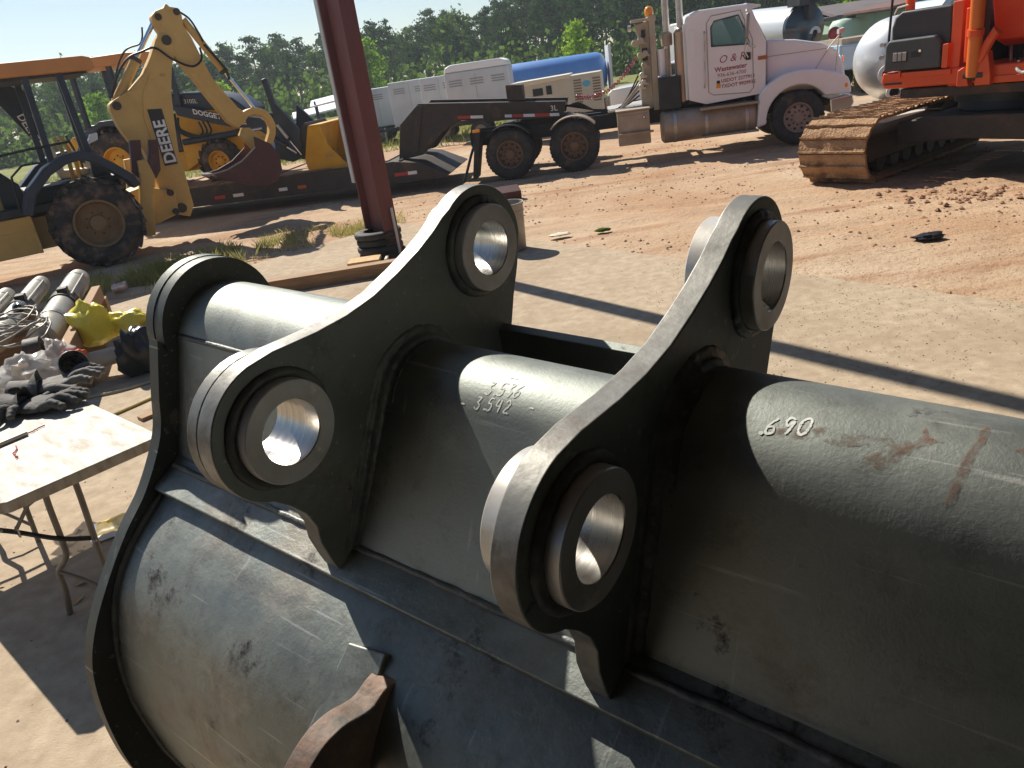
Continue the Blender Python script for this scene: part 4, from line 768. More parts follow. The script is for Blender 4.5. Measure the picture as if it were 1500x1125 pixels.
for x, y in ((-9.7, .7), (-7.33, .7), (-9.7, 1.98), (-7.33, 1.98), (-8.75, .7)): ob('roof_post', MB().box(x - .05, x + .05, y - .05, y + .05, 2.25, 3.48), M_NAVY, B2, bev=.01)
ob('seat', MB().box(-8.8, -8.3, 1.05, 1.6, 2.3, 2.45).box(-8.9, -8.78, 1.05, 1.6, 2.4, 3.0), M_CHAR, B2, bev=.04); ob('work_lamp', MB().box(-8.55, -8.3, .62, .8, 2.75, 2.9), M_WHITE, B2, bev=.03)
ob('rear_boom', MB().prism([(-10.2, 1.1), (-10.6, 1.1), (-10.8, 1.9), (-10.5, 2.1), (-10.3, 1.8)], 'y', 1.15, 1.4), M_YEL, B2, bev=.02)
# ------------------------------------------------------------------ orange excavator at right, seen from its front corner
EX = root('excavator', 'orange tracked excavator with mud-caked tracks at the right edge', 'excavator', (4.78, 11.75, 0), -54.2)
# track: a closed chain of shoes; local x across the machine, y away from the viewer
def track_path(L, rr, n):
    per = 2 * L + 2 * math.pi * rr; out = []
    for i in range(n):
        s = per * i / n
        if s < L: out.append((rr + s, 2 * rr, 0.0))
        elif s < L + math.pi * rr: a = (s - L) / rr; out.append((rr + L + rr * math.sin(a), rr + rr * math.cos(a), a))
        elif s < 2 * L + math.pi * rr: out.append((rr + L - (s - L - math.pi * rr), 0.0, math.pi))
        else: a = (s - 2 * L - math.pi * rr) / rr; out.append((rr - rr * math.sin(a), rr - rr * math.cos(a), math.pi + a))
    return out, per
TP, PER = track_path(3.1, 0.43, 46); PIT = PER / 46
def shoe_mesh(w, sd=0):
    m = MB(); PR = [(-PIT * .49, -.03), (PIT * .49, -.03), (PIT * .49, .004), (PIT * .30, .010), (PIT * .1, .008), (-PIT * .10, .006), (-PIT * .30, .010), (-PIT * .36, .042), (-PIT * .46, .042), (-PIT * .49, .0)]; k = len(PR); NX = 22
    for i in range(NX + 1):
        x = w * i / NX
        for (y, z) in PR: d = (.016 * noise.noise((x * 5, y * 14, sd * 7.7)) + .012 * noise.noise((x * 14, y * 30, sd * 3.1)) + .006) if z > 0 else 0; m.v.append((x, y, z + max(-.006, d)))
    m.f = [(i * k + j, i * k + (j + 1) % k, (i + 1) * k + (j + 1) % k, (i + 1) * k + j) for i in range(NX) for j in range(k)] + [tuple(range(k)), tuple(range(NX * k, NX * k + k))]; m.m = [0] * len(m.f); return m
    m = MB(); m.prism([(-PIT * .49, -.03), (PIT * .49, -.03), (PIT * .49, .004), (PIT * .30, .010), (-PIT * .10, .006), (-PIT * .30, .010), (-PIT * .36, .042), (-PIT * .46, .042), (-PIT * .49, .0)], 'x', 0, w); return m
sh0 = []
def track(x0, w):
    global sh0
    t = MB(); t.prism([(.35, .28), (.2, .45), (.35, .62), (3.6, .62), (3.8, .45), (3.6, .28)], 'x', x0 + .28, x0 + w - .12); tf = ob('track_frame', t, M_DARKSTEEL, EX, bev=.03)
    for (y, r) in ((.44, .36), (3.53, .36)): ob('idler_wheel', MB().lathe([(.001, 0), (.2, 0), (.24, .05), (r, .05), (r, .3), (.24, .3), (.001, .34)], (x0 + .3, y, .46), (1, 0, 0), 24), M_DARKSTEEL, tf, smooth=40)
    for i in range(7): ob('track_roller', MB().tube((x0 + .25, .85 + i * .39, .22), (x0 + w - .2, .85 + i * .39, .22), .13), M_DARKSTEEL, tf)
    for i, (y, z, a) in enumerate(TP):
        if len(sh0) < 6: o = ob('track_shoe', shoe_mesh(w, len(sh0)), M_MUD, EX, smooth=40); sh0.append(o)
        else: o = random.choice(sh0).copy(); COL.objects.link(o); o.parent = EX
        o.location = (x0 + random.uniform(-.012, .012), y, z + .035); o.rotation_euler = (-a + random.uniform(-.03, .03), 0, 0)
track(0.02, 1.03); track(3.15, 1.03)
ob('cross_frame', MB().prism([(1.0, .42), (1.0, .74), (1.5, .82), (3.2, .82), (3.2, .46), (1.9, .50)], 'y', .95, 1.25).prism([(1.0, .42), (1.0, .74), (1.5, .82), (3.2, .82), (3.2, .46), (1.9, .5)], 'y', 2.7, 3.0).box(1.3, 2.9, 1.2, 2.75, .55, .80), M_DARKSTEEL, EX, bev=.03)
ob('slew_ring', MB().lathe([(.62, .80), (.66, .82), (.66, .92), (.72, .93), (.72, 1.08), (.62, 1.12)], (2.1, 2.0, 0), (0, 0, 1), 48), M_NAVY, EX, smooth=30)
ob('belly_pan', MB().box(1.0, 3.3, .98, 3.8, 1.07, 1.20), M_DARKSTEEL, EX, bev=.02)
up = MB(); up.prism([(.80, 1.22), (.74, 1.30), (.76, 1.44), (3.55, 1.44), (3.58, 1.22)], 'y', .92, 4.1); upo = ob('house_deck', up, M_ORANGE, EX, bev=.03)
ob('deck_lip', MB().box(.80, 1.72, .885, .925, 1.36, 1.43).box(1.02, 1.05, .86, .9, 1.37, 1.46), M_ORANGE, upo, bev=.005); ob('deck_slot', MB().box(.8, 1.05, .908, .922, 1.275, 1.30), M_BLACK, upo)
sb = MB(); sb.prism([(.86, 1.45), (.84, 2.02), (.88, 2.16), (.98, 2.23), (1.66, 2.235), (1.66, 1.45)], 'y', .96, 2.3); ob('tank_cover', sb, M_CHAR, EX, bev=.04, seg=3)
gd = MB(); gd.prism([(.80, 1.46), (.81, 1.80), (.86, 1.87), (1.5, 1.88), (1.58, 1.80), (1.59, 1.46)], 'y', .86, .98); gdo = ob('access_door', gd, mat('grey_plastic_door', (.05, .055, .06), (.075, .078, .08), 6, .45, .6), EX, bev=.035, seg=3)
ob('door_vent', MB().box(.935, 1.14, .846, .862, 1.575, 1.71), M_BLACK, gdo, bev=.01)
for k in range(3): ob('vent_block', MB().box(.945 + k * .065, 1.0 + k * .065, .838, .85, 1.59, 1.70), mat('vent_grey', (.35, .33, .32), rough=.6), gdo, bev=.008)
ob('door_recess', MB().box(1.19, 1.32, .853, .862, 1.62, 1.70), M_BLACK, gdo); ob('door_lock', MB().tube((1.31, .845, 1.70), (1.31, .87, 1.70), .018), M_CHROME, gdo)
ob('corner_post', MB().prism([(1.66, 1.2), (1.66, 2.26), (1.80, 2.27), (1.80, 1.2)], 'y', .95, 1.3), M_ORANGE, EX, bev=.015); ob('corner_trim', MB().prism([(1.60, 1.45), (1.60, 1.75), (1.68, 1.76), (1.68, 1.45)], 'y', .86, .97), M_ORANGE, EX, bev=.01)
ob('inner_bay', MB().box(1.82, 2.0, 1.3, 2.6, 1.25, 2.3).box(2.1, 3.0, 1.7, 2.4, 1.25, 1.75), M_BLACK, EX)
ob('bay_pipe', MB().path([(1.88, 1.1, 2.1), (1.86, 1.1, 1.8), (1.87, 1.1, 1.7)], .02, 8), M_ALU, EX)
ob('mirror_post', MB().path([(.80, .95, 1.35), (.83, .93, 1.9), (.86, .95, 2.7)], .018, 8), M_BLACK, EX); ob('rail_stub', MB().tube((1.05, 1.05, 2.22), (1.05, 1.05, 2.5), .06), M_ORANGE, EX); ob('handrail', MB().path([(.86, 1.0, 2.2), (.9, 1.0, 2.28), (1.05, 1.0, 2.3)], .014, 8), M_ALU, EX)
# boom foot, lift ram, swing post
ob('boom_bracket', MB().prism([(1.84, 1.20), (1.84, 1.40), (1.92, 1.45), (1.96, 1.34), (2.0, 1.2)], 'y', .8, .95).prism([(2.06, 1.2), (2.10, 1.50), (2.2, 1.62), (2.26, 1.3), (2.26, 1.2)], 'y', .8, .95), M_ORANGE, EX, bev=.015)
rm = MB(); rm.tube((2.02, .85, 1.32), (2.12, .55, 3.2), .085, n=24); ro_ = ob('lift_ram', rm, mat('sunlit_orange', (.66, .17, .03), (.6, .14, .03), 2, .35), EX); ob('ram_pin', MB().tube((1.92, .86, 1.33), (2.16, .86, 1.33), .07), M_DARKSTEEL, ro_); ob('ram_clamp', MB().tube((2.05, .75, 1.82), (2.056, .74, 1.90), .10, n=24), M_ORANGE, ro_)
ob('ram_pipe', MB().path([(1.90, .9, 1.5), (1.91, .85, 1.9), (1.93, .8, 2.15), (1.99, .78, 2.16), (2.0, .8, 1.9)], .03, 8), M_ORANGE, EX)
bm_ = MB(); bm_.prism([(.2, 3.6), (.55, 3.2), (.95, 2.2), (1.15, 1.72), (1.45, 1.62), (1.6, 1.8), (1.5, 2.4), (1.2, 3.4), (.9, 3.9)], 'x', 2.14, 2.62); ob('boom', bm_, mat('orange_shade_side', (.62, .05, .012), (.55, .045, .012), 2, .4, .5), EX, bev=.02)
ob('boom_hinge', MB().path([(2.1, .82, 1.5), (2.2, .80, 1.72), (2.28, .8, 1.86), (2.34, .8, 1.80)], [.05, .06, .06, .03], 8), M_ORANGE, EX); ob('hinge_strut', MB().path([(2.07, .80, 1.42), (2.14, .78, 1.62)], .015, 6), M_ORANGE, EX)
for i, (x, z0, z1) in enumerate(((2.25, 1.3, 1.62), (2.32, 1.32, 1.6), (2.42, 1.35, 1.55), (2.5, 1.32, 1.6), (2.6, 1.3, 1.62))): ob('valve_hose', MB().path(spline([(x, 1.45, z0), (x + .03, 1.35, (z0 + z1) / 2), (x - .02, 1.45, z1)], 5), .018, 6), M_HOSE if i % 2 else M_ALU, EX)
ob('white_hose', MB().path(spline([(2.75, .95, 1.75), (2.72, .9, 1.5), (2.62, .9, 1.32), (2.52, .92, 1.36), (2.5, 1.0, 1.45)], 6), .02, 8), mat('white_hose', (.6, .58, .55), rough=.5), EX)
ob('deck_front', MB().box(2.25, 3.5, .9, 1.0, 1.21, 1.30), M_ORANGE, EX, bev=.01)
# cab and rear of the machine, mostly outside the picture
cb = MB(); cb.box(2.78, 3.55, .8, 2.5, 1.45, 3.0); cbo = ob('operator_cab', cb, M_CHAR, EX, bev=.06); ob('cab_window', MB().box(2.83, 3.5, .785, .80, 1.7, 2.9), M_GLASS, cbo); ob('cab_window', MB().box(2.76, 2.775, .95, 2.3, 1.9, 2.9), M_GLASS, cbo)
ob('engine_cover', MB().box(.85, 2.7, 2.4, 3.7, 1.45, 2.2), M_ORANGE, EX, bev=.06); ob('counterweight', MB().prism([(.8, 3.7), (3.55, 3.7), (3.4, 4.35), (.95, 4.35)], 'z', 1.15, 2.15), M_CHAR, EX, bev=.08)
# ------------------------------------------------------------------ red oxide column with tyres stacked round its foot
PS = root('steel_column', 'dark red steel column standing in a stack of old tyres', 'column', (-1.52, 11.05, 0), -56)
ob('web', MB().box(-.27, .27, -.012, .012, 0.0, 10.5), M_RUSTRED, PS, bev=.004)
for x in (-.285, .285): ob('flange', MB().box(x - .014, x + .014, -.11, .11, 0, 10.5), M_RUSTRED, PS, bev=.004)
ob('base_plate', MB().box(-.33, .33, -.16, .16, 0, .03), M_RUSTRED, PS)
ob('white_trim', MB().box(-.40, -.305, -.12, .06, 1.05, 10.5), mat('galvanized_trim', (.55, .56, .56), (.48, .49, .49), 2, .5), PS, bev=.006)
ob('conduit', MB().path([(.33, .05, .05), (.33, .05, .35), (.325, .05, .7)], .02, 8), mat('pale_conduit', (.55, .55, .52)), PS)
for i in range(4):
    o = MB(); rr = .335 - .006 * i * (i < 3); cz = .055 + i * .098
    o.lathe([(.20, cz - .045), (.26, cz - .05), (rr - .012, cz - .04), (rr, cz - .02), (rr, cz + .02), (rr - .012, cz + .04), (.26, cz + .05), (.20, cz + .045)], (-1.56 + random.uniform(-.02, .02), 11.02 + random.uniform(-.02, .02), 0), (0, 0, 1), 44)
    tag(ob('tyre', o, M_RUBBER, smooth=60), ['lowest worn tyre of the stack round the red column', 'second tyre up in the stack round the red column', 'third tyre up in the stack round the red column', 'topmost dusty tyre of the stack round the red column'][i], 'tyre', 'tyres round the column')
pl = MB(); pl.box(-1.95, -1.52, 10.2, 10.52, .10, .145); pl = tag(ob('plywood_offcut', pl, M_PLY, bev=.004), 'small yellow plywood offcut lying in front of the tyre stack', 'plywood')
tag(ob('wood_block', MB().box(-1.86, -1.62, 10.26, 10.46, 0, .10), M_WOOD, bev=.004), 'short wood block propping up the plywood offcut', 'block')
tag(ob('metal_bracket', MB().box(-1.48, -1.26, 10.25, 10.5, .0, .05).box(-1.46, -1.42, 10.28, 10.5, .05, .12), M_ALU, bev=.004), 'grey metal bracket beside the plywood by the column', 'bracket')
bmw = MB(); bmw.box(-1.2, 1.2, -.09, .09, 0, .17); bmo = ob('timber_beam', bmw, M_WOOD, bev=.008); bmo.location = (-2.0, 9.85, 0); bmo.rotation_euler = (0, 0, R(4)); tag(bmo, 'long brown timber beam lying on the slab before the column', 'beam')
# pail
PA = root('pail', 'tall grey metal pail standing on the slab behind the far ear', 'pail', (.24, 10.25, 0))
pp = MB(); pp.lathe([(.001, .01), (.215, .0), (.225, .02), (.245, .50), (.252, .505), (.252, .53), (.247, .535), (.249, .60), (.258, .61), (.258, .63), (.243, .63), (.238, .5), (.21, .03), (.001, .03)], (0, 0, 0), (0, 0, 1), 48)
ob('body', pp, mat('galvanized_pail', (.40, .37, .32), (.33, .3, .26), 5, .5, .65, metal=.5), PA, smooth=40); ob('label_patch', MB().lathe([(.2475, .42), (.2485, .46)], (0, 0, 0), (0, 0, 1), 6, R(-175), R(-150)), M_RED, PA)
ob('bail', MB().path([(.25 * math.cos(a), .25 * math.sin(a) * .95, .6 - .14 * math.sin(a)) for a in [math.pi * i / 16 for i in range(17)]], .006, 6), M_STEEL, PA)
tag(ob('rusty_plate', MB().obox((.28, 14.3, .12), (.38, .05, 0), (-.02, .1, .05), (0, -.02, .09)), M_MAROON, bev=.01), 'rusty brown steel channel on the dirt beyond the pail', 'steel channel')
# ------------------------------------------------------------------ stack of hydraulic rams on the left
M_RAM = mat('grey_ram_barrel', (.44, .43, .39), (.33, .31, .27), 4, .32, .5, metal=.55, bump=.1, c3=(.22, .17, .11), s3=3, t3=(.55, .75))
def ram(i, a, b, r, label):
    a, b = Vector(a), Vector(b); ax = (b - a).normalized(); o = root('hydraulic_cylinder', label, 'hydraulic cylinder', a, 0, 'hydraulic cylinders piled by the table')
    L = (b - a).length; q = lambda t: ax * t
    ob('barrel', MB().tube(q(L * .12), q(L * .93), r, n=24), M_RAM, o, smooth=40); ob('end_cap', MB().tube(q(L * .90), q(L), r * 1.06, r * .9, n=24), M_RAM, o, bev=.006)
    ob('gland', MB().tube(q(L * .52), q(L * .60), r * 1.12, n=24), M_DARKSTEEL, o, bev=.004); ob('clamp_band', MB().tube(q(L * .30), q(L * .33), r * 1.06, n=24), M_STEEL, o)
    ob('rod', MB().tube(q(L * .02), q(L * .14), r * .55, n=18), M_CHROME, o)
    _, u, w = frame(ax); up = Vector((0, 0, 1)); sd = ax.cross(up).normalized()
    ob('rod_eye', MB().lathe([(r * .5, -r * .5), (r * .95, -r * .5), (r * .95, r * .5), (r * .5, r * .5)], q(0), sd, 24, closed=True), M_DARKSTEEL, o, bev=.004)
    ob('port_block', MB().obox(q(L * .56) + up * r * 1.1 + sd * r * .3, ax * .07, sd * .05, up * .04), M_DARKSTEEL, o, bev=.006)
    ob('steel_line', MB().path([q(L * t) + up * r * .75 + sd * r * .85 for t in (.55, .6, .8, .9)], .014, 6), M_RAM, o); return o
dvr = Vector((-1.10, 3.2, .02)); perp = Vector((-.946, -.325, 0))
for i, (off, sh, L, lb) in enumerate(((0.0, 0.0, 1.0, 'fattest pale grey hydraulic cylinder of the pile, nearest the yellow bag'), (.47, .10, .96, 'second grey hydraulic cylinder of the pile from the yellow bag, dark bottle resting on it'), (.80, -.05, 1.0, 'third grey hydraulic cylinder of the pile from the yellow bag'), (1.20, .15, .92, 'slim grey hydraulic cylinder of the pile, second from the left edge'), (1.55, -.1, .95, 'leftmost grey hydraulic cylinder of the pile, cut by the picture edge'))):
    a = Vector((-4.22, 6.75, .50)) + perp * off + dvr * sh; ram(i, a, a + dvr * L, .135 if i == 0 else .11, lb)
for i, y in enumerate((7.0, 8.3, 9.3)):
    o = ob('support_timber', MB().box(-1.25, .32, -.1, .1, 0, .34 if i else .34), M_WOOD, bev=.01); k = (y - 6.75) / 3.2; o.location = Vector((-4.22, 6.75, 0)) + dvr * k; o.location.z = 0; o.rotation_euler = (0, 0, R(19))
    tag(o, ['nearest heavy timber under the pile of hydraulic cylinders', 'middle heavy timber under the pile of hydraulic cylinders', 'farthest heavy timber under the pile of hydraulic cylinders'][i], 'timber', 'timbers under the cylinders')
bp_ = MB(); bp_.box(-.05, .05, -1.35, 1.35, 0, .17); o = ob('pallet_board', bp_, M_WOOD, bev=.008); o.location = (-4.40, 8.05, .342); o.rotation_euler = (0, 0, R(18.5)); tag(o, 'sunlit tan board leaning along the fattest cylinder', 'board')
bt = root('bottle', 'dark round bottle lying on the second hydraulic cylinder', 'bottle', (-4.86, 7.8, .70)); ob('body', MB().lathe([(.001, -.16), (.06, -.15), (.065, -.12), (.065, .05), (.035, .1)], (0, 0, 0), (.45, -.85, .12), 20), mat('smoky_plastic', (.12, .13, .14), rough=.15, spec=.7), bt, smooth=50); ob('cap', MB().lathe([(.045, .09), (.047, .17), (.03, .175), (.001, .17)], (0, 0, 0), (.45, -.85, .12), 20), M_BLACK, bt)
M_CLOTHK = mat('black_plastic_sheet', (.012, .013, .015), (.03, .03, .034), 6, .3, .5, bump=.5, bscale=12, bdist=.02)
def crumple(name, c, r, m, sq, seed, amp=.35, n=26):
    mb = MB()
    mb.ball((0, 0, 0), 1.0, n, n // 2)
    vs = []
    for v in mb.v:
        p = Vector(v); q = p * 2.1 + Vector((seed, seed * 1.7, 0)); k = 1 + amp * noise.noise(q) + amp * .6 * abs(noise.noise(q * 2.3)) - amp * .35 * abs(noise.noise(q * 5.1))
        vs.append((p.x * r * sq[0] * k, p.y * r * sq[1] * k, max(p.z * r * sq[2] * k, -r * sq[2] * .8)))
    mb.v = vs; o = ob(name, mb, m, smooth=75); o.location = c; return o
M_BAGY = mat('yellow_green_plastic', (.80, .70, .07), (.72, .6, .06), 8, .25, .4, spec=.6, alpha=.85)
o = crumple('plastic_bag', (-4.02, 7.45, .48), .17, M_BAGY, (1.1, .8, 1.3), 3.1, .5); tag(o, 'crumpled yellow plastic bag draped beside the fattest cylinder', 'plastic bag')
o = crumple('plastic_bag', (-3.78, 7.62, .42), .15, M_BAGY, (1.5, .8, .8), 8.4, .5); tag(o, 'smaller yellow plastic bag lying right of the crumpled one', 'plastic bag')
o = crumple('plastic_sheet', (-3.58, 7.22, .20), .20, M_CLOTHK, (.9, .8, 1.2), 5.5, .5); tag(o, 'black plastic sheet hanging below the yellow bags', 'plastic sheet')
o = crumple('tarp', (-3.35, 7.72, .37), .28, mat('yellow_tarp', (.72, .42, .01), (.62, .36, .01), 4, .5), (1.5, .8, .3), 2.2, .35); tag(o, 'folded bright yellow tarp on the grey pipe', 'tarp')
o = ob('grey_pipe', MB().tube((-4.1, 7.15, .21), (-2.7, 7.75, .21), .085, n=24), mat('grey_pipe', (.42, .38, .33), rough=.6), smooth=40); tag(o, 'thick grey pipe lying under the yellow tarp', 'pipe')
o = ob('pipe_chock', MB().box(-.25, .25, -.06, .06, 0.03, .15), M_WOOD, bev=.01); o.location = (-3.4, 7.45, -.025); o.rotation_euler = (0, 0, R(-67)); tag(o, 'wood chock on the slab under the grey pipe', 'timber')
o = ob('soda_can', MB().lathe([(.001, 0), (.05, 0), (.06, .02), (.06, .19), (.05, .21), (.001, .205)], (0, 0, 0), (1, .2, .15), 20), mat('red_white_can', (.55, .08, .06), (.7, .66, .62), 9, .3, metal=.3)); o.location = (-5.6, 11.25, .06); tag(o, 'dented red and white can lying on the grass edge', 'can')
# cords and plank on the slab
o = ob('yellow_cord', MB().path(spline([(-3.9, 5.75, .012), (-3.5, 6.05, .012), (-3.1, 6.55, .012), (-2.85, 6.95, .012), (-2.5, 7.2, .012)], 8), .012, 6), mat('yellow_cord', (.45, .33, .04), rough=.6)); tag(o, 'thin yellow cord stretched along the slab by the table', 'cord')
o = ob('tan_cable', MB().path(spline([(-4.1, 6.7, .012), (-3.6, 6.75, .012), (-3.15, 7.1, .012), (-3.0, 7.7, .012), (-3.3, 8.2, .012)], 8), .013, 6), mat('tan_cable', (.36, .3, .2), rough=.7)); tag(o, 'tan cable curling over the slab near the cylinders', 'cable')
o = ob('rust_strip', MB().box(-.5, .5, -.05, .05, 0, .03), M_WOOD, bev=.004); o.location = (-2.75, 6.3, 0.0); o.rotation_euler = (0, 0, R(45)); tag(o, 'narrow brown wood strip on the slab beside the bucket', 'strip')
for i, (px, py, sz, rz) in enumerate(((-2.50, 3.62, .05, .3), (-2.45, 3.45, .045, 1.2), (-3.0, 3.7, .02, 0), (-2.2, 4.55, .03, .5))):
    m = MB(); m.add([(-1, 0, .1), (-.4, .5, .5), (.3, .45, .35), (1, 0, .2), (.2, -.5, .45), (-.5, -.4, .2), (0, 0, .1)], [(0, 1, 6), (1, 2, 6), (2, 3, 6), (3, 4, 6), (4, 5, 6), (5, 0, 6)]); m.v = [(a * sz, b * sz, c * sz * .6) for a, b, c in m.v]
    o = ob('dry_leaf', m, mat('dry_leaf', (.5, .36, .2), (.42, .28, .15), 20, .8), smooth=0); o.location = (px, py, .003); o.rotation_euler = (0, 0, rz); tag(o, ['curled tan leaf nearer the bucket side plate, below the table', 'flat tan leaf beside the brace of the table leg', 'tiny dark leaf scrap on the slab left of the table leg', 'dark leaf scrap near the yellow chip bag'][i], 'leaf', 'dry leaves under the table')
yb = MB(); W_, H_ = 10, 8
for j in range(H_ + 1):
    for i in range(W_ + 1): yb.v.append(((i / W_ - .5) * .36, (j / H_ - .5) * .26, .012 + .03 * abs(noise.noise((i * .5, j * .6, 2))) + .012 * math.sin(j / H_ * math.pi)))
for j in range(H_):
    for i in range(W_): a = j * (W_ + 1) + i; yb.f.append((a, a + 1, a + W_ + 2, a + W_ + 1)); yb.m.append(1 if i == 0 or j == 0 else 0)
o = ob('chip_bag', yb, [mat('yellow_foil', (.75, .5, .01), (.7, .42, .01), 6, .25, .4, spec=.7), M_REFW], smooth=30, fix=False); o.location = (-2.52, 4.2, 0); o.rotation_euler = (0, 0, R(25)); tag(o, 'shiny yellow chip bag flattened on the ground under the table', 'chip bag')
# ------------------------------------------------------------------ folding table
TBX = Vector((-1.845, 3.684, 0)); ta = 45.6
TB = root('folding_table', 'scuffed white plastic folding table with grey metal legs at left', 'table', TBX, ta)
# local x runs along the near short edge (0 = the visible corner), y away from the viewer
tt = MB(); tt.prism([(-.79, .05), (-.74, 0), (-.06, 0), (-.017, .018), (0, .06), (0, 1.46), (-.05, 1.51), (-.74, 1.51), (-.79, 1.46)], 'z', .722, .78)
ob('table_top', tt, mat('scuffed_white_plastic', (.42, .39, .335), (.29, .26, .21), 5, .45, .6, bump=.2, c3=(.24, .185, .13), s3=5, t3=(.52, .72), stretch=(3.2, .9, 1), detail=9), TB, bev=.006)
M_LEG = mat('grey_brown_leg', (.19, .165, .14), (.15, .13, .11), 8, .4, .5, metal=.2)
for dy in (0, 1.22):
    ob('leg', MB().path([(-.430, .085 + dy, .722), (-.437, .069 + dy, .62), (-.455, .04 + dy, .40), (-.488, -.036 + dy, .0)], .0155, 10), M_LEG, TB, smooth=60)
    ob('leg', MB().path(spline([(-.555, .14 + dy, .722), (-.566, .129 + dy, .62), (-.575, .115 + dy, .43), (-.585, .10 + dy, .36), (-.61, .14 + dy, .30), (-.63, .18 + dy, .25), (-.638, .175 + dy, .14), (-.657, .19 + dy, .0)], 4), .0155, 10), M_LEG, TB, smooth=60)
    ob('leg_brace', MB().path([(-.632, .178 + dy, .26), (-.56, .08 + dy, .2), (-.478, -.015 + dy, .10)], .0105, 8), M_LEG, TB)
    ob('lock_bar', MB().path(spline([(-.80, .20 + dy, .60), (-.72, .21 + dy, .535), (-.58, .10 + dy, .45), (-.455, .045 + dy, .40)], 4), .0125, 8), M_BLACK, TB); ob('slide_ring', MB().path([(-.715, .205 + dy + .024 * math.cos(a), .535 + .03 * math.sin(a)) for a in [i * .52 for i in range(12)]], .004, 5, closed=True), M_STEEL, TB)
    ob('hinge_bar', MB().path([(-.72, .20 + dy, .55), (-.64, .16 + dy, .66), (-.56, .13 + dy, .70)], .010, 8), M_LEG, TB)
    ob('leg_rivet', MB().ball((-.462, .02 + dy, .395), .009, 8, 6).ball((-.78, .185 + dy, .585), .009, 8, 6), M_STEEL, TB)
# ---- things on the table
def on_table(x, y, z=0.0): return Vector((x * .956, y * .956, .781 + z))
M_GLOVE = mat('dirty_grey_glove', (.05, .048, .045), (.10, .095, .085), 14, .7, .85, bump=.6, bscale=60, bdist=.006)
M_GLOVE2 = mat('pale_grey_glove', (.19, .18, .16), (.12, .11, .10), 12, .75, .85, bump=.6, bscale=60, bdist=.006)
def glove(pos, rz, m, label, seed, sc=1.0, flip=1):
    random.seed(seed); mb = MB()
    P = MB(); P.ball((0, 0, 0), 1, 22, 12)
    for v in P.v:
        p = Vector(v); k = 1 + .18 * noise.noise(p * 2.2 + Vector((seed, 0, 0))); mb.v.append((p.x * .062 * k, p.y * .075 * k, .020 + p.z * .020 * k + .006 * noise.noise(p * 3 + Vector((0, seed, 0)))))
    mb.f = list(P.f); mb.m = [0] * len(mb.f)
    # cuff, open towards the back
    mb.lathe([(.050, 0), (.047, .03), (.050, .06), (.056, .09), (.052, .09), (.045, .06), (.042, .0)], (0, -.055, .028), (0, -1, .12), 22)
    mb.v = [(a, b, max(.002, c * (.62 if b < -.05 else 1))) for a, b, c in mb.v]
    for i, (fx, L, an) in enumerate(((-.046, .075, 16), (-.017, .092, 6), (.014, .086, -4), (.043, .068, -14))):
        an = R(an + random.uniform(-7, 7)); d = Vector((-math.sin(an), math.cos(an), 0)); b0 = Vector((fx, .05, .020)); hgt = random.uniform(.012, .030)
        pts = spline([b0 - d * .02, b0 + d * L * .35 + Vector((0, 0, hgt)), b0 + d * L * .75 + Vector((0, 0, hgt * .5)), b0 + d * L], 5); n = len(pts)
        mb.path(pts, [.0155 * (1 - .25 * j / n) * (1 + .1 * math.sin(j * 1.9 + seed)) * (.55 if j == n - 1 else 1) for j in range(n)], 10)
    pts = spline([(flip * .045, -.02, .02), (flip * .075, .01, .028), (flip * .09, .05, .018), (flip * .088, .075, .014)], 5); n = len(pts)
    mb.path(pts, [.0165 * (1 - .25 * j / n) * (.55 if j == n - 1 else 1) for j in range(n)], 10)
    mb.v = [(a * sc, b * sc, c * sc) for a, b, c in mb.v]
    o = ob('work_glove', mb, m, smooth=60); o.location = pos; o.rotation_euler = (0, 0, R(rz)); tag(o, label, 'glove', 'gloves on the table'); random.seed(seed + 3); return o
glove(on_table(-2.93, 4.55), -100, M_GLOVE, 'dark grey work glove lying palm down nearest the table corner', 4, 1.9, -1)
glove(on_table(-3.13, 4.57), 178, M_GLOVE, 'darker work glove curled at the left end of the table', 9, 1.7, 1)
glove(on_table(-2.95, 4.82, .03), -75, M_GLOVE2, 'pale grey work glove lying behind the dark ones', 14, 1.9, 1)
M_CLEAR = mat('cloudy_plastic', (.72, .70, .66), (.50, .48, .45), 24, .2, .35, spec=.7, alpha=.55)
def cup(pos, ax, m, label, r=.05, L=.12, lip=None):
    o = ob('plastic_cup', MB().lathe([(r * .72, 0), (r * .75, -.002), (r, L), (r * 1.06, L + .003), (r * 1.02, L + .008), (r * .96, L), (r * .7, .004), (.001, .004)], (0, 0, 0), ax, 28), m, smooth=40); o.location = pos; return tag(o, label, 'cup')
cup(on_table(-2.97, 5.03, .085), (.55, -.55, .35), mat('foil_lined_cup', (.35, .34, .32), (.05, .05, .055), 30, .25, .5, metal=.6, bump=.6, bscale=30, bdist=.01), 'foil-lined cup tipped over at the back of the table', .085, .15)
cup(on_table(-3.42, 4.86, .075), (.5, -.7, .12), M_CLEAR, 'clear plastic jar lying at the left table edge', .075, .16)
o = crumple('plastic_wrap', on_table(-3.26, 5.06, .08), .16, M_CLEAR, (1.2, .9, .75), 1.3, .7); tag(o, 'heap of crumpled clear plastic wrap on the table', 'plastic wrap')
o = crumple('plastic_wrap', on_table(-3.12, 5.25, .13), .10, M_CLEAR, (1.0, .9, 1.0), 6.3, .6); tag(o, 'small clear bag crumpled beside the orange rag', 'plastic wrap')
o = crumple('rag', on_table(-3.02, 5.22, .10), .075, mat('orange_rag', (.68, .14, .05), (.6, .1, .04), 9, .7), (1, .8, .9), 2.7, .5); tag(o, 'crumpled orange rag behind the foil-lined cup', 'rag')
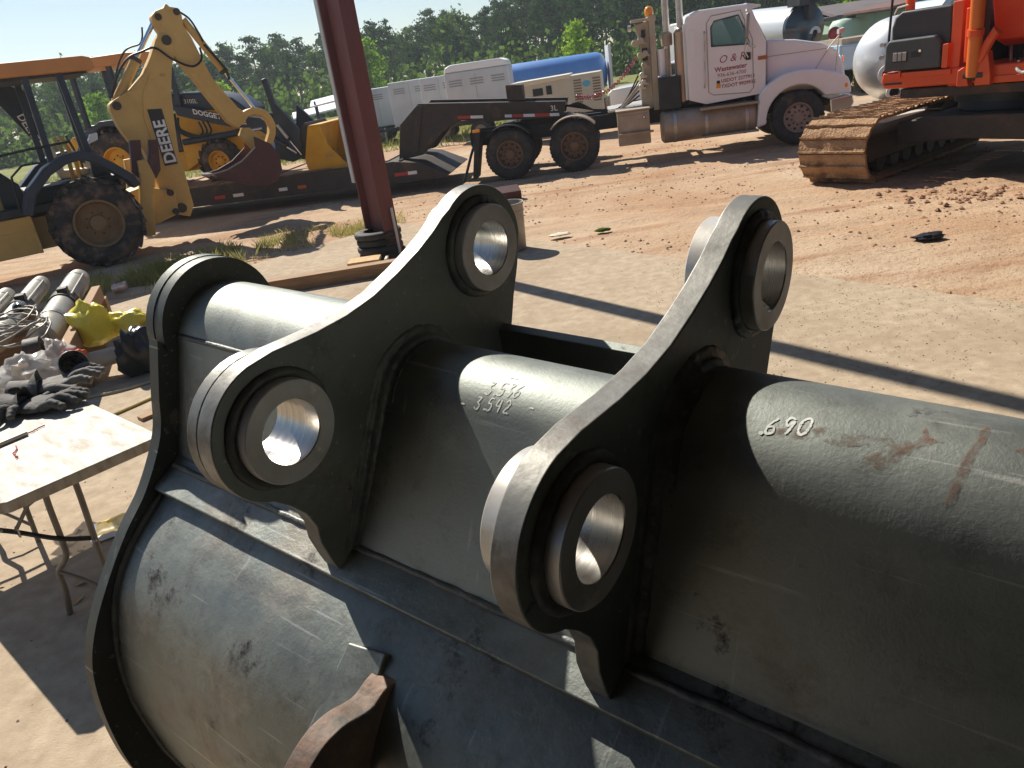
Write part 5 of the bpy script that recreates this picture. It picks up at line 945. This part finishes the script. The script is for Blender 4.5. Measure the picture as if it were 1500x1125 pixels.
mk = root('marker', 'beige paint marker lying near the left table edge', 'marker', on_table(-2.99, 3.93, .012), 0); ob('barrel', MB().tube((0, 0, 0), (.165, .205, 0), .0125, n=14), mat('beige_marker', (.52, .46, .36), rough=.45), mk); ob('red_band', MB().tube((.0, .0, 0), (.012, .015, 0), .013, n=14), M_RED, mk)
M_STR = mat('red_thread', (.5, .06, .08), rough=.7)
for i, (a, b) in enumerate((((-2.80, 3.98), (-2.70, 3.80)), ((-2.84, 4.14), (-2.78, 4.25)))):
    A, B_ = on_table(*a, .004), on_table(*b, .004); o = ob('thread', MB().path([A.lerp(B_, t) + Vector((random.uniform(-.012, .012), random.uniform(-.012, .012), .002)) for t in [k / 8 for k in range(9)]], .0035, 5), M_STR); tag(o, ['longer red thread curled near the left edge of the table', 'short red thread lying before the dark glove'][i], 'thread')
random.seed(11)
M_WIRE = mat('dull_grey_wire', (.22, .2, .18), (.3, .28, .25), 10, .5, metal=.4)
w = MB()
for k in range(8):
    c0 = Vector((-4.50 - .05 * k, 6.95 + .06 * k, .64 + .008 * k)); w.path([c0 + Vector((.36 * math.cos(a) + random.uniform(-.02, .02), .30 * math.sin(a) + random.uniform(-.02, .02), .06 * math.sin(2 * a + k) + random.uniform(-.01, .01))) for a in [i * 2 * math.pi / 26 for i in range(26)]], .008, 6, closed=True)
tag(ob('wire_coil', w, M_WIRE, smooth=60), 'tangled coil of grey wire heaped over the cylinder ends', 'wire coil')
# ------------------------------------------------------------------ added unseen shed, keeps light off the near side of the bucket
SH = root('added_shade_shed', 'added open-fronted steel shed, unseen behind the camera, shading the bucket', 'shed', (0, 0, 0), -55.2)
# local x runs from the yard into the shed, y along its front
M_SHED = mat('added_shed_sheeting', (.10, .095, .09), (.07, .066, .062), .8, .7); 
ob('roof', MB().prism([(-2.4, 4.3), (13.0, 5.4), (13.0, 5.5), (-2.4, 4.4)], 'y', -3.3, 13), M_SHED, SH)
for i in range(10, 27): ob('roof_rib', MB().prism([(-2.4, 4.4), (13, 5.5), (13, 5.54), (-2.4, 4.44)], 'y', -13 + i, -12.95 + i), M_SHED, SH)
ob('wall', MB().box(12.9, 13.0, -3.2, 13, 0, 5.4), M_SHED, SH)
for y in (-3.2, 12.9): ob('wall', MB().prism([(-.8, 0), (12.9, 0), (12.9, 5.35), (-.8, 4.35)], 'y', y, y + .1), M_SHED, SH)
ob('floor', MB().box(-1.2, 12.9, -3.1, 12.9, -.02, .004), mat('added_dark_floor', (.06, .055, .05), (.09, .08, .07), 1.5, .7), SH)  # dark floor added to cut ground bounce onto the bucket front
for y in (5.5, 12.7): ob('post', MB().box(1.6, 1.8, y - .1, y + .1, 0, 4.45), M_RUSTRED, SH)
# ------------------------------------------------------------------ machines standing in the far part of the yard
def yard(name, label, cat, x, y, yaw, group=None): return root(name, label, cat, (x, y, 0), yaw, group)
def enclosure(x, y, yaw, L, Wd, z0, z1, label, dome=False, vents=3):
    g = yard('generator_trailer', label, 'generator', x, y, yaw, 'white generator trailers in a row')
    b = MB(); b.box(0, L, 0, Wd, z0, z1); bo = ob('enclosure', b, M_WHITEBOX, g, bev=.04)
    if dome: ob('roof', MB().prism([(0, z1), (.05, z1 + .16), (.25, z1 + .24), (L - .25, z1 + .24), (L - .05, z1 + .16), (L, z1)], 'y', .03, Wd - .03), mat('bright_white', (.8, .8, .8), rough=.4), bo, bev=.05)
    for i in range(vents):
        xv = L * (i + .5) / vents
        for k in range(3): ob('louvre', MB().box(xv - .22, xv + .22, -.012, .0, z1 - .28 - k * .08, z1 - .24 - k * .08), mat('louvre_grey', (.3, .31, .33), rough=.6), bo)
    ob('door_seam', MB().box(L * .48, L * .485, -.008, 0, z0 + .1, z1 - .1), mat('louvre_grey', (.3, .31, .33)), bo)
    ob('chassis', MB().box(-.1, L + .1, .1, Wd - .1, z0 - .16, z0 - .01), M_BLACK, g); ob('drawbar', MB().box(-1.1, 0, Wd * .45, Wd * .55, z0 - .15, z0 - .05), M_BLACK, g)
    wheel(g, (L * .45, .05, .36), .36, .22, .2, M_RUBBER, M_RIMA, n=20, nuts=0); wheel(g, (L * .45, Wd - .05, .36), .36, .22, .2, M_RUBBER, M_RIMA, n=20, nuts=0, side=1)
    ob('jack', MB().tube((-.6, Wd * .5, 0.0), (-.6, Wd * .5, z0), .04), M_ALU, g); return g
enclosure(-0.75, 27.4, -10, 2.15, 1.3, .75, 2.28, 'nearest white generator trailer with rounded roof, left of the blue tank', True)
enclosure(-1.75, 30.2, -10, 1.45, 1.2, .62, 2.24, 'second white generator trailer from the blue tank', False, 2)
enclosure(-3.1, 32.2, -10, 1.7, 1.2, .6, 2.24, 'third white generator trailer from the blue tank', False, 2)
enclosure(-4.6, 34.2, -10, 1.7, 1.2, .6, 2.12, 'farthest white generator trailer, next to the red column', False, 1)
# blue tank trailer
bt = yard('tank_trailer', 'bright blue horizontal tank on a frame behind the beige compressor', 'tank', 0.35, 31.2, -5)
tk_ = MB(); tk_.lathe([(.001, -.02), (.4, .03), (.64, .16), (.72, .38), (.72, 4.6), (.64, 4.82), (.4, 4.95), (.001, 5.0)], (0, .9, 1.55), (1, 0, 0), 36); ob('tank', tk_, mat('blue_paint', (.13, .29, .64), (.11, .25, .56), 1.5, .35, .5, coat=.2), bt, smooth=50)
ob('saddle', MB().box(.6, .8, .2, 1.6, .5, 1.0).box(4.1, 4.3, .2, 1.6, .5, 1.0).box(-.2, 5.2, .3, 1.5, .4, .52), M_BLACK, bt); ob('pump', MB().box(-.2, .9, -.4, .2, 1.25, 1.55).ball((.7, -.2, 1.75), .28, 12, 8, (1.3, .8, .8)), M_RACK, bt, bev=.03); ob('pump_exhaust', MB().tube((-.6, -.3, 1.55), (.3, -.3, 1.62), .16), mat('bright_white', (.8, .8, .8)), bt)
wheel(bt, (2.5, .1, .4), .4, .25, .22, M_RUBBER, M_RIMA, n=20, nuts=0); wheel(bt, (2.5, 1.7, .4), .4, .25, .22, M_RUBBER, M_RIMA, n=20, nuts=0, side=1); ob('end_panel', MB().box(5.02, 5.12, .1, 1.7, .9, 2.45), M_WHITEBOX, bt)
# beige compressor
bc_ = yard('air_compressor', 'beige towable air compressor with louvred end behind the gooseneck', 'compressor', 1.25, 24.1, -12)
bb_ = MB(); bb_.prism([(0, .7), (0, 1.62), (.1, 1.72), (2.62, 1.76), (2.66, .7)], 'y', 0, 1.3); bbo = ob('enclosure', bb_, M_BEIGE, bc_, bev=.03); ob('lid', MB().prism([(-.04, 1.62), (-.02, 1.75), (1.72, 1.80), (1.74, 1.69)], 'y', -.06, 1.36), mat('pale_cream', (.66, .6, .47), rough=.5), bbo, bev=.02)
for x in (1.83, 2.38):
    for k in range(9): ob('louvre', MB().box(x, x + .22, -.015, 0, .98 + k * .075, 1.02 + k * .075), mat('brown_mesh', (.2, .15, .1), rough=.7), bbo)
ob('badge', MB().ball((2.2, -.005, 1.48), .11, 14, 6, (1.1, .06, .8)), mat('badge_blue', (.1, .4, .55), rough=.4), bbo); ob('control_panel', MB().box(.62, .92, -.02, 0, 1.32, 1.52).box(1.02, 1.18, -.02, 0, 1.32, 1.56), M_BLACK, bbo)
ob('chassis', MB().box(-.4, 2.7, .15, 1.15, .55, .69), M_BLACK, bc_); ob('jack_frame', MB().box(2.68, 2.8, .3, 1.0, .2, 1.0), M_RACK, bc_); wheel(bc_, (1.3, -.05, .36), .36, .22, .2, M_RUBBER, M_RIMA, n=20, nuts=0); wheel(bc_, (1.3, 1.35, .36), .36, .22, .2, M_RUBBER, M_RIMA, n=20, nuts=0, side=1)
# white pickup nosing out behind the coiled air lines
pk = yard('pickup_truck', 'pale white pickup half hidden behind the coiled air lines', 'pickup', 4.3, 25.6, -20)
ob('body', MB().prism([(0, .45), (0, 1.0), (.15, 1.12), (1.5, 1.2), (1.9, 1.68), (3.2, 1.7), (3.5, 1.15), (5.0, 1.12), (5.05, .5)], 'y', 0, 1.9), mat('pale_car_white', (.72, .74, .76), rough=.3, coat=.4), pk, bev=.06); ob('glass', MB().prism([(1.62, 1.22), (1.95, 1.62), (3.15, 1.64), (3.4, 1.2)], 'y', -.01, 1.91), M_GLASS, pk)
for x in (.95, 4.1): wheel(pk, (x, -.02, .38), .38, .25, .22, M_RUBBER, M_RIMA, n=20, nuts=0); wheel(pk, (x, 1.92, .38), .38, .25, .22, M_RUBBER, M_RIMA, n=20, nuts=0, side=1)
# vacuum truck behind the cab hood
vt = yard('vacuum_truck', 'vacuum tanker truck with black rounded rear door beyond the semi hood', 'tanker', 11.55, 27.9, 104)
ob('tank', MB().lathe([(.72, 0), (.74, .1), (.74, 5.2), (.5, 5.5), (.001, 5.6)], (0, 0, 2.05), (1, 0, .04), 36), mat('grey_white_tank', (.56, .58, .6), rough=.35, metal=.3), vt, smooth=50)
vd = ob('rear_door', MB().lathe([(.001, -.22), (.3, -.2), (.55, -.12), (.72, .0), (.77, .02), (.77, .16), (.74, .18)], (0, 0, 2.05), (1, 0, .04), 36), mat('black_door_enamel', (.02, .03, .045), rough=.25, coat=.4), vt, smooth=40)
ob('door_bracket', MB().box(-.4, -.1, -.1, .15, 2.3, 2.9).box(-.4, .3, -.3, .5, 2.75, 3.05), M_BLACK, vd, bev=.03); ob('door_arc', MB().path([(-.19, -.25 + .17 * math.cos(a), 1.85 + .17 * math.sin(a)) for a in [math.pi * i / 10 for i in range(11)]], .06, 8), mat('pale_arc', (.62, .6, .58)), vd)
ob('hose_reel', MB().ball((-.55, -.75, 1.75), .22, 10, 8).ball((-.5, -.98, 1.5), .15, 10, 8), mat('red_valve', (.4, .05, .05), rough=.5), vt); ob('valve', MB().tube((-.3, -.7, 1.2), (-.7, -.9, 1.25), .12), mat('green_hose', (.1, .25, .14), rough=.5), vt)
ob('chassis', MB().box(-.2, 8.0, -.45, .45, .75, 1.0), M_BLACK, vt); ob('cab', MB().prism([(5.9, 1.0), (5.9, 2.9), (7.4, 2.9), (7.8, 2.0), (8.3, 1.9), (8.3, .8)], 'y', -1.15, 1.15), M_WHITEBOX, vt, bev=.08)
for x in (1.0, 2.3, 7.2):
    for y, s in ((-1.2, -1), (1.2, 1)): wheel(vt, (x, y, .52), .52, .3, .28, M_RUBBER, M_RIMA, n=20, nuts=0, side=s)
# light blue service truck
sv = yard('service_truck', 'light blue service body truck parked right of the semi hood', 'truck', 11.25, 24.6, 2)
sbm = MB(); sbm.prism([(0, .74), (0, 1.46), (2.9, 1.52), (2.9, .74), (1.45, .74), (1.3, .98), (.95, 1.06), (.65, .98), (.52, .74)], 'y', 0, 2.0); svo = ob('service_body', sbm, mat('light_blue_paint', (.34, .47, .60), (.3, .42, .54), 1.5, .35, coat=.3), sv, bev=.03)
ob('locker_door', MB().box(.06, .46, -.012, 0, .80, 1.40).box(1.5, 2.1, -.012, 0, .80, 1.40), mat('light_blue_door', (.4, .52, .64), rough=.4), svo, bev=.01); ob('bed_gear', MB().box(.1, 2.7, .1, 1.8, 1.4, 1.62), M_DUSTALU, sv)
wheel(sv, (.97, -.02, .42), .42, .26, .24, M_RUBBER, M_RIMA, n=20, nuts=0); wheel(sv, (.97, 2.02, .42), .42, .26, .24, M_RUBBER, M_RIMA, n=20, nuts=0, side=1); ob('cab', MB().prism([(2.95, .7), (2.95, 1.9), (3.3, 2.35), (4.6, 2.35), (5.2, 1.65), (6.2, 1.55), (6.25, .6)], 'y', .05, 1.95), mat('light_blue_paint', (.34, .47, .60)), sv, bev=.06); ob('tail_lamp', MB().box(-.02, .08, .02, .2, .62, .82), M_RED, sv)
wheel(sv, (5.4, -.02, .42), .42, .26, .24, M_RUBBER, M_RIMA, n=20, nuts=0)
ob('windscreen', MB().prism([(3.32, 1.9), (3.45, 2.28), (4.5, 2.28), (5.0, 1.72)], 'y', .03, 1.97), M_TEAL, sv)
# tailgate canopy seen above the silver tank
# silver tank with flanged pipes
st = yard('silver_tank', 'round-ended silver tank with two open pipe flanges beside the excavator', 'tank', 8.75, 17.0, 25)
ob('tank', MB().lathe([(.001, -.30), (.3, -.26), (.55, -.16), (.73, 0), (.82, .2), (.84, .45), (.84, 6)], (0, 0, 1.30), (1, .15, 0), 40), mat('polished_tank', (.70, .71, .72), (.62, .63, .64), 1.2, .32, .42, metal=.55), st, smooth=50)
for (p, r) in (((-.36, -.36, 1.06), .20), ((-.26, -.44, .70), .16)):
    ob('pipe_flange', MB().lathe([(r * .62, -.22), (r, -.22), (r, -.14), (r * .75, -.13), (r * .72, .3), (r * .6, .3)], p, (.75, .66, 0), 28, closed=True), mat('white_flange', (.72, .7, .66), rough=.5), st, smooth=35); ob('pipe_bore', MB().lathe([(.001, .05), (r * .61, .05), (r * .61, .06)], p, (.75, .66, 0), 24), M_BLACK, st)
for z in (1.62, 1.38): ob('nozzle', MB().tube((-.44, -.24, z), (-.2, -.12, z), .04), M_ALU, st)
ob('chassis', MB().box(-.3, 6, -.5, .9, .30, .44), M_DUSTALU, st); ob('drain_hose', MB().path(spline([(-.1, -.5, .6), (-.2, -.62, .35), (-.1, -.6, .15), (-.25, -.7, .05)], 5), .025, 6), M_HOSE, st); wheel(st, (4, -.6, .42), .42, .26, .24, M_RUBBER, M_RIMA, n=20, nuts=0); wheel(st, (4, 1.1, .42), .42, .26, .24, M_RUBBER, M_RIMA, n=20, nuts=0, side=1)
ob('prop_stand', MB().box(-.2, .0, -.3, .6, 0, .3), M_WOOD, st)
pk_ = yard('plank_stack', 'low stack of pale boards between excavator track and silver tank', 'boards', 8.1, 15.4, 14)
for i in range(4): ob('board', MB().obox((1.3, .3 * (i % 2), .06 + .09 * i), (1.7, .05 * i, 0), (0, .35, 0), (0, 0, .04)), [M_WOOD, mat('pale_board', (.5, .44, .36), rough=.7)][i % 2], pk_)
# green metal building
gb = yard('metal_building', 'low pale green metal building with dark roof behind the tanker', 'building', 20.8, 45, -8)
M_GREEN = mat('pale_green_siding', (.36, .47, .40), (.33, .43, .37), .6, .6)
ob('wall', MB().box(0, 26, 0, 9, 0, 2.2), M_GREEN, gb); ob('roof', MB().prism([(-.6, 2.15), (4.5, 2.75), (9.6, 2.15), (9.6, 2.3), (4.5, 2.92), (-.6, 2.3)], 'x', -.6, 26.6), mat('dark_roofing', (.1, .09, .09), (.15, .12, .12), .8, .7), gb)
for i in range(40): ob('siding_rib', MB().box(.3 + i * .65, .36 + i * .65, -.03, 0, 0, 2.14), M_GREEN, gb)
for x in (-2.6, -.8): ob('porch_post', MB().box(x, x + .2, -.4, -.2, 0, 2.0), M_CHAR, gb)
ob('porch_roof', MB().prism([(-3.4, 1.98), (-.62, 2.1), (-.62, 2.28), (-3.4, 2.15)], 'y', -.8, 7), mat('dark_roofing', (.1, .09, .09)), gb)
rl = yard('lean_to', 'dark rusty sheet roof on posts above the light blue truck', 'shelter', 19.0, 36.5, 5); ob('roof', MB().prism([(0, 2.25), (6, 2.75), (6, 2.85), (0, 2.35)], 'y', 0, 4), mat('rusty_sheet', (.12, .06, .05), (.2, .1, .08), 2, .7), rl)
for x, y in ((.3, .3), (5.6, .3), (.3, 3.6), (5.6, 3.6)): ob('post', MB().box(x, x + .12, y, y + .12, 0, 2.3 + x * .07), M_CHAR, rl)
wt = yard('water_tank', 'pale green upright tank standing by the metal building', 'tank', 19.0, 40.6, 0); ob('shell', MB().lathe([(.9, 0), (.9, 1.85), (.75, 2.05), (.001, 2.15)], (0, 0, 0), (0, 0, 1), 32), mat('pale_green_poly', (.42, .55, .45), rough=.5), wt, smooth=40); ob('lid', MB().lathe([(.3, 2.05), (.3, 2.2), (.001, 2.22)], (0, 0, 0), (0, 0, 1), 20), M_CHAR, wt)
# small white trailers and a blue car far behind the second backhoe
for i, (x, y, yw, L, z, lb) in enumerate(((-6.3, 32.6, 8, 2.4, 2.0, 'white flat canopy roof on thin legs left of the red column'), (-7.4, 34.2, 12, 2.8, 1.62, 'low white solar panel frame below the white canopy roof'))):
    c = yard('white_canopy', lb, 'canopy', x, y, yw); ob('sheet', MB().obox((L / 2, .8, z), (L / 2, 0, .12), (0, .8, .1), (0, 0, .03)), mat('bright_white', (.8, .8, .8)), c)
    for px, py in ((.2, .15), (L - .2, .15), (.2, 1.4), (L - .2, 1.4)): ob('leg', MB().tube((px, py, 0), (px, py, z - .02), .04), M_CHAR, c)
cr = yard('car', 'small blue car far behind the yellow loader bucket', 'car', -8.9, 32.0, 10); ob('body', MB().prism([(0, .3), (0, .75), (.6, .85), (1.1, 1.15), (2.4, 1.18), (3.0, .85), (3.9, .75), (3.95, .3)], 'y', 0, 1.7), mat('blue_car_paint', (.12, .25, .5), rough=.25, coat=.5), cr, bev=.05); ob('glass', MB().prism([(.8, .87), (1.15, 1.1), (2.35, 1.12), (2.8, .87)], 'y', -.01, 1.71), M_GLASS, cr)
for x in (.75, 3.1): wheel(cr, (x, -.01, .3), .3, .2, .18, M_RUBBER, M_RIMA, n=16, nuts=0); wheel(cr, (x, 1.71, .3), .3, .2, .18, M_RUBBER, M_RIMA, n=16, nuts=0, side=1)
# ------------------------------------------------------------------ trees
L_PINE = leafmat('pine_needles', (.022, .055, .02), (.06, .115, .038), .35)
L_DEC = leafmat('broad_leaves', (.05, .105, .02), (.125, .20, .035), .5)
L_LIME = leafmat('young_lime_leaves', (.14, .27, .02), (.26, .40, .04), .55)
M_BARK = mat('bark', (.09, .07, .055), (.14, .11, .085), 5, .9)
def tree_meshes(seed, H, kind):
    rnd = random.Random(seed); tr = MB(); n = 9; px = py = 0.0; pts = []; rad = []
    for i in range(n + 1): t = i / n; px += rnd.uniform(-.1, .1); py += rnd.uniform(-.1, .1); pts.append((px, py, H * .95 * t)); rad.append(max(.03, (.17 if kind != 'lime' else .13) * (1 - t * .85)))
    tr.path(pts, rad, 7)
    cr = MB(); cl = []
    if kind == 'pine':
        for k in range(34):
            t = rnd.uniform(.36, 1.0) ** .9; a = rnd.uniform(0, 6.283); reach = (1.0 - t) ** .6 * H * .19 + .35; rr = reach * rnd.uniform(.35, 1)
            c = Vector((pts[int(t * n)][0] + rr * math.cos(a), pts[int(t * n)][1] + rr * math.sin(a), H * t)); cl.append((c, rnd.uniform(.5, .95) * (1.15 - .4 * t), .55))
            tr.path([(pts[int(t * n)][0], pts[int(t * n)][1], H * t - .3), c], [.035, .012], 4)
    else:
        z0 = .22 if kind == 'lime' else .16
        for k in range(46):
            t = rnd.uniform(z0, 1.0); a = rnd.uniform(0, 6.283); prof = math.sin(math.pi * min(1, (t - z0 + .1) / (1.1 - z0))) ** .6; rr = H * .24 * prof * math.sqrt(rnd.random())
            c = Vector((rr * math.cos(a), rr * math.sin(a), H * t * .97)); cl.append((c, rnd.uniform(.55, 1.05), .8))
            if k % 3 == 0: tr.path([pts[int(t * n * .6)], c], [.05, .015], 4)
    for c, r, fl in cl:
        for q in range(34 if kind == 'pine' else 40):
            d = Vector((rnd.gauss(0, .55), rnd.gauss(0, .55), rnd.gauss(0, .5) * fl)); p = c + d * r; s = rnd.uniform(.09, .19) * (1.0 if kind == 'pine' else 1.1)
            u = Vector((rnd.gauss(0, 1), rnd.gauss(0, 1), rnd.gauss(0, .7))).normalized(); v = u.orthogonal().normalized(); v.rotate(Matrix.Rotation(rnd.uniform(0, 6.28), 3, u))
            w = u.cross(v); k = len(cr.v); cr.v += [tuple(p - v * s * 1.2), tuple(p + w * s * .8), tuple(p + v * s * 1.3), tuple(p - w * s * .7)]; cr.f.append((k, k + 1, k + 2, k + 3)); cr.m.append(0)
    return tr, cr
VAR = []
def proto(seed, H, kind, lm):
    tr, cr = tree_meshes(seed, H, kind)
    def mk(nm, mb, m):
        me = bpy.data.meshes.new(nm); me.from_pydata(mb.v, [], mb.f); me.materials.append(m); me.update(); return me
    return mk('trunk', tr, M_BARK), mk('crown', cr, lm), H
for s in range(5): VAR.append(('pine', proto(20 + s, 11.5, 'pine', L_PINE)))
for s in range(3): VAR.append(('dec', proto(40 + s, 9.0, 'dec', L_DEC)))
VAR.append(('lime', proto(60, 7.5, 'lime', L_LIME)))
def plant(kind_i, x, y, sc, label, group, name):
    kd, (tm, cm, H) = VAR[kind_i]; r = root(name, label, 'tree', (x, y, -.1), random.uniform(0, 360), group); r.scale = (sc * random.uniform(.9, 1.2), sc * random.uniform(.9, 1.2), sc)
    link(bpy.data.objects.new('trunk', tm), r); link(bpy.data.objects.new('crown', cm), r); return r
random.seed(5)
# a belt of woodland behind the yard; nearer and lower to the right
for i in range(300):
    row = i // 75; az = R(-36 + 76 * ((i % 75) + random.uniform(.1, .9)) / 75 + row * .4)
    dist = 82 + row * 9 + random.uniform(-3, 3) - 14 * max(0, math.sin(az)) * 1.0
    x, y = dist * math.sin(az), dist * math.cos(az)
    el = 4.1 + (1.9 if az > R(4) else 0) + max(0, (az - R(-6)) / R(40)) * 2.0
    want = 2.3 + dist * math.tan(R(el)); kd = random.choices(range(8), [3, 3, 3, 3, 3, 1.3, 1.3, 1.3])[0]
    H = VAR[kd][1][2]; sc = want / H * random.uniform(.72, 1.0) * (1 if row else .85)
    if row == 0 and kd < 5: sc *= .95
    plant(kd, x, y, sc, 'tall dark pine in the dense tree belt behind the yard' if kd < 5 else 'leafy broad crowned tree in the dense belt behind the yard', 'pines of the tree belt' if kd < 5 else 'leafy trees of the tree belt', 'pine_tree' if kd < 5 else 'leafy_tree')
for (x, y, sc, lb) in ((8.3, 60, .60, 'bright lime green tree standing behind the blue tank'), (-8.0, 70, .78, 'lime green tree just right of the red column top'), (-19.5, 66, .55, 'small lime green sapling behind the second backhoe bucket'), (-27.5, 62, .6, 'lime green tree seen under the near backhoe canopy'), (24.5, 52, .55, 'lime green bush tree by the dark roof at right')):
    plant(8, x, y, sc, lb, 'lime green trees', 'lime_tree')
# low brush that fills the foot of the tree belt
br = MB(); random.seed(3)
for i in range(16000):
    az = R(random.uniform(-36, 40)); dist = random.uniform(74, 84) - 14 * max(0, math.sin(az)); zz = abs(random.gauss(0, 1.7)); p = Vector((dist * math.sin(az), dist * math.cos(az), zz)); s = random.uniform(.15, .38)
    u = Vector((random.gauss(0, 1), random.gauss(0, 1), random.gauss(0, .7))).normalized(); v = u.orthogonal().normalized(); w = u.cross(v); k = len(br.v)
    br.v += [tuple(p - v * s), tuple(p + w * s * .8), tuple(p + v * s), tuple(p - w * s * .8)]; br.f.append((k, k + 1, k + 2, k + 3)); br.m.append(0)
tag(ob('underbrush', br, L_DEC, smooth=0, fix=False), 'low green brush filling the foot of the tree belt', 'brush', kind='stuff')
# ------------------------------------------------------------------ grass, clods and gravel
M_GRASS = leafmat('grass_blades', (.20, .22, .05), (.42, .38, .13), .45)
def grass(name, n, fn, hmin, hmax, label, wd=.006):
    g = MB()
    for i in range(n):
        x, y = fn(); h = random.uniform(hmin, hmax); a = random.uniform(0, 6.283); lx, ly = random.gauss(0, .35) * h, random.gauss(0, .35) * h; k = len(g.v); z = ground_z(x, y) if in_slab(x, y) < 0 else 0
        g.v += [(x - wd * math.cos(a), y - wd * math.sin(a), z), (x + wd * math.cos(a), y + wd * math.sin(a), z), (x + lx * .5, y + ly * .5, z + h * .65), (x + lx, y + ly, z + h)]; g.f += [(k, k + 1, k + 2), (k + 2, k + 1, k + 3)]; g.m += [0, 0]
    tag(ob(name, g, M_GRASS, smooth=0, fix=False), label, 'grass', kind='stuff')
def strip_pt(a, b, sd, t0=0, t1=1):
    def f():
        while True:
            t = random.uniform(t0, t1); x = a[0] + (b[0] - a[0]) * t + random.gauss(0, sd); y = a[1] + (b[1] - a[1]) * t + random.gauss(0, sd)
            if noise.noise((x * 1.3, y * 1.3, 5)) > -.12 and in_slab(x, y) < .05: return x, y
    return f
grass('grass', 2600, strip_pt((-7.0, 11.3), (-3.6, 13.7), .45), .05, .17, 'sparse grass along the far edge of the slab by the backhoe')
grass('grass', 1300, strip_pt((-6.1, 11.4), (-4.4, 12.4), .35), .06, .26, 'taller grass tufts beside the backhoe wheel')
grass('grass', 700, strip_pt((-3.0, 13.1), (-1.7, 13.9), .25), .05, .18, 'grass growing along the slab by the red column')
def far():
    while True:
        x = random.uniform(-24, 30); y = random.uniform(23, 44)
        if y > 27 - .12 * x + 2.5 * noise.noise((x * .3, y * .3, 1)) and noise.noise((x * .6, y * .6, 5)) > -.35: return x, y
grass('grass', 26000, far, .1, .38, 'rough grass on the far side of the dirt yard', .016)
def clods(name, n, fn, r0, r1, m, label):
    g = MB(); base = [Vector(v) for v in ((0, 0, 1), (.9, 0, .3), (.28, .86, .35), (-.72, .53, .3), (-.72, -.53, .28), (.28, -.86, .35), (0, 0, -.4))]
    fc = [(0, 1, 2), (0, 2, 3), (0, 3, 4), (0, 4, 5), (0, 5, 1), (6, 2, 1), (6, 3, 2), (6, 4, 3), (6, 5, 4), (6, 1, 5)]
    for i in range(n):
        x, y = fn(); r = r0 + (r1 - r0) * random.random() ** 3; a = random.uniform(0, 6.28); z = ground_z(x, y) if in_slab(x, y) < 0 else 0; k = len(g.v); ca, sa = math.cos(a), math.sin(a)
        for b in base: q = b * r * random.uniform(.7, 1.25); g.v.append((x + q.x * ca - q.y * sa, y + q.x * sa + q.y * ca, z + q.z * .7))
        g.f += [tuple(j + k for j in f) for f in fc]; g.m += [0] * 10
    tag(ob(name, g, m, smooth=0, fix=False), label, 'dirt', kind='stuff')
M_CLOD = mat('red_clod', (.36, .21, .13), (.26, .15, .095), 6, .95, spec=.1); M_PEBBLE = mat('dark_pebble', (.30, .24, .18), (.12, .10, .085), 2.5, .8, spec=.2, thr=(.42, .58))
def lot():
    while True:
        x = random.uniform(-4, 10); y = random.uniform(6, 20)
        if in_slab(x, y) < -.1 and noise.noise((x * .5, y * .5, 3)) > -.1: return x, y
clods('dirt_clods', 5000, lot, .006, .030, M_CLOD, 'loose red clods scattered over the dirt yard')
def near_track():
    a = random.uniform(0, 1); return 5.2 + a * 4 + random.gauss(0, .35), 9.9 - a * 2.0 + random.gauss(0, .5)
clods('dirt_clods', 900, near_track, .008, .06, M_CLOD, 'larger lumps of red dirt churned up round the excavator track')
def peb():
    while True:
        x = random.uniform(1.4, 6); y = random.uniform(2.0, 8.5)
        if noise.noise((x * .8, y * .8, 12)) > -.25 or random.random() < .2: return x, y
clods('gravel', 12000, peb, .002, .0085, M_PEBBLE, 'fine dark gravel strewn over the right side of the slab')
def peb2(): return random.uniform(-5, 1.5), random.uniform(2.2, 10)
clods('gravel', 2500, peb2, .002, .008, M_PEBBLE, 'sparse grit on the slab round the table')
for i, (x, y, s, m, lb) in enumerate(((1.55, 10.5, .09, 'L', 'dark green leafy scrap lying on the dirt right of the pail'), (4.6, 7.85, .13, 'K', 'crumpled dark rubber scrap on the ground under the excavator'), (.95, 10.62, .12, 'P', 'flat pale paper scrap on the dirt just beyond the slab'))):
    o = crumple('scrap', (x, y, .03), s, {'L': L_DEC, 'K': M_CLOTHK, 'P': M_BEIGE}[m], (1.2, .7, .28 if m != 'P' else .12), i * 3.3 + 1, .6, 16); tag(o, lb, 'scrap')
# ------------------------------------------------------------------ air
hz = MB(); hz.box(-260, 260, -30, 330, -3, 40)
hm = bpy.data.materials.new('haze'); hm.use_nodes = True; hn = hm.node_tree.nodes; hn.remove(hn['Principled BSDF'])
pv = hn.new('ShaderNodeVolumePrincipled'); pv.inputs['Color'].default_value = (.80, .90, 1.0, 1); pv.inputs['Density'].default_value = .0007; pv.inputs['Anisotropy'].default_value = .35
hm.node_tree.links.new(pv.outputs[0], hn['Material Output'].inputs['Volume'])
tag(ob('haze', hz, hm, smooth=0), kind='stuff')
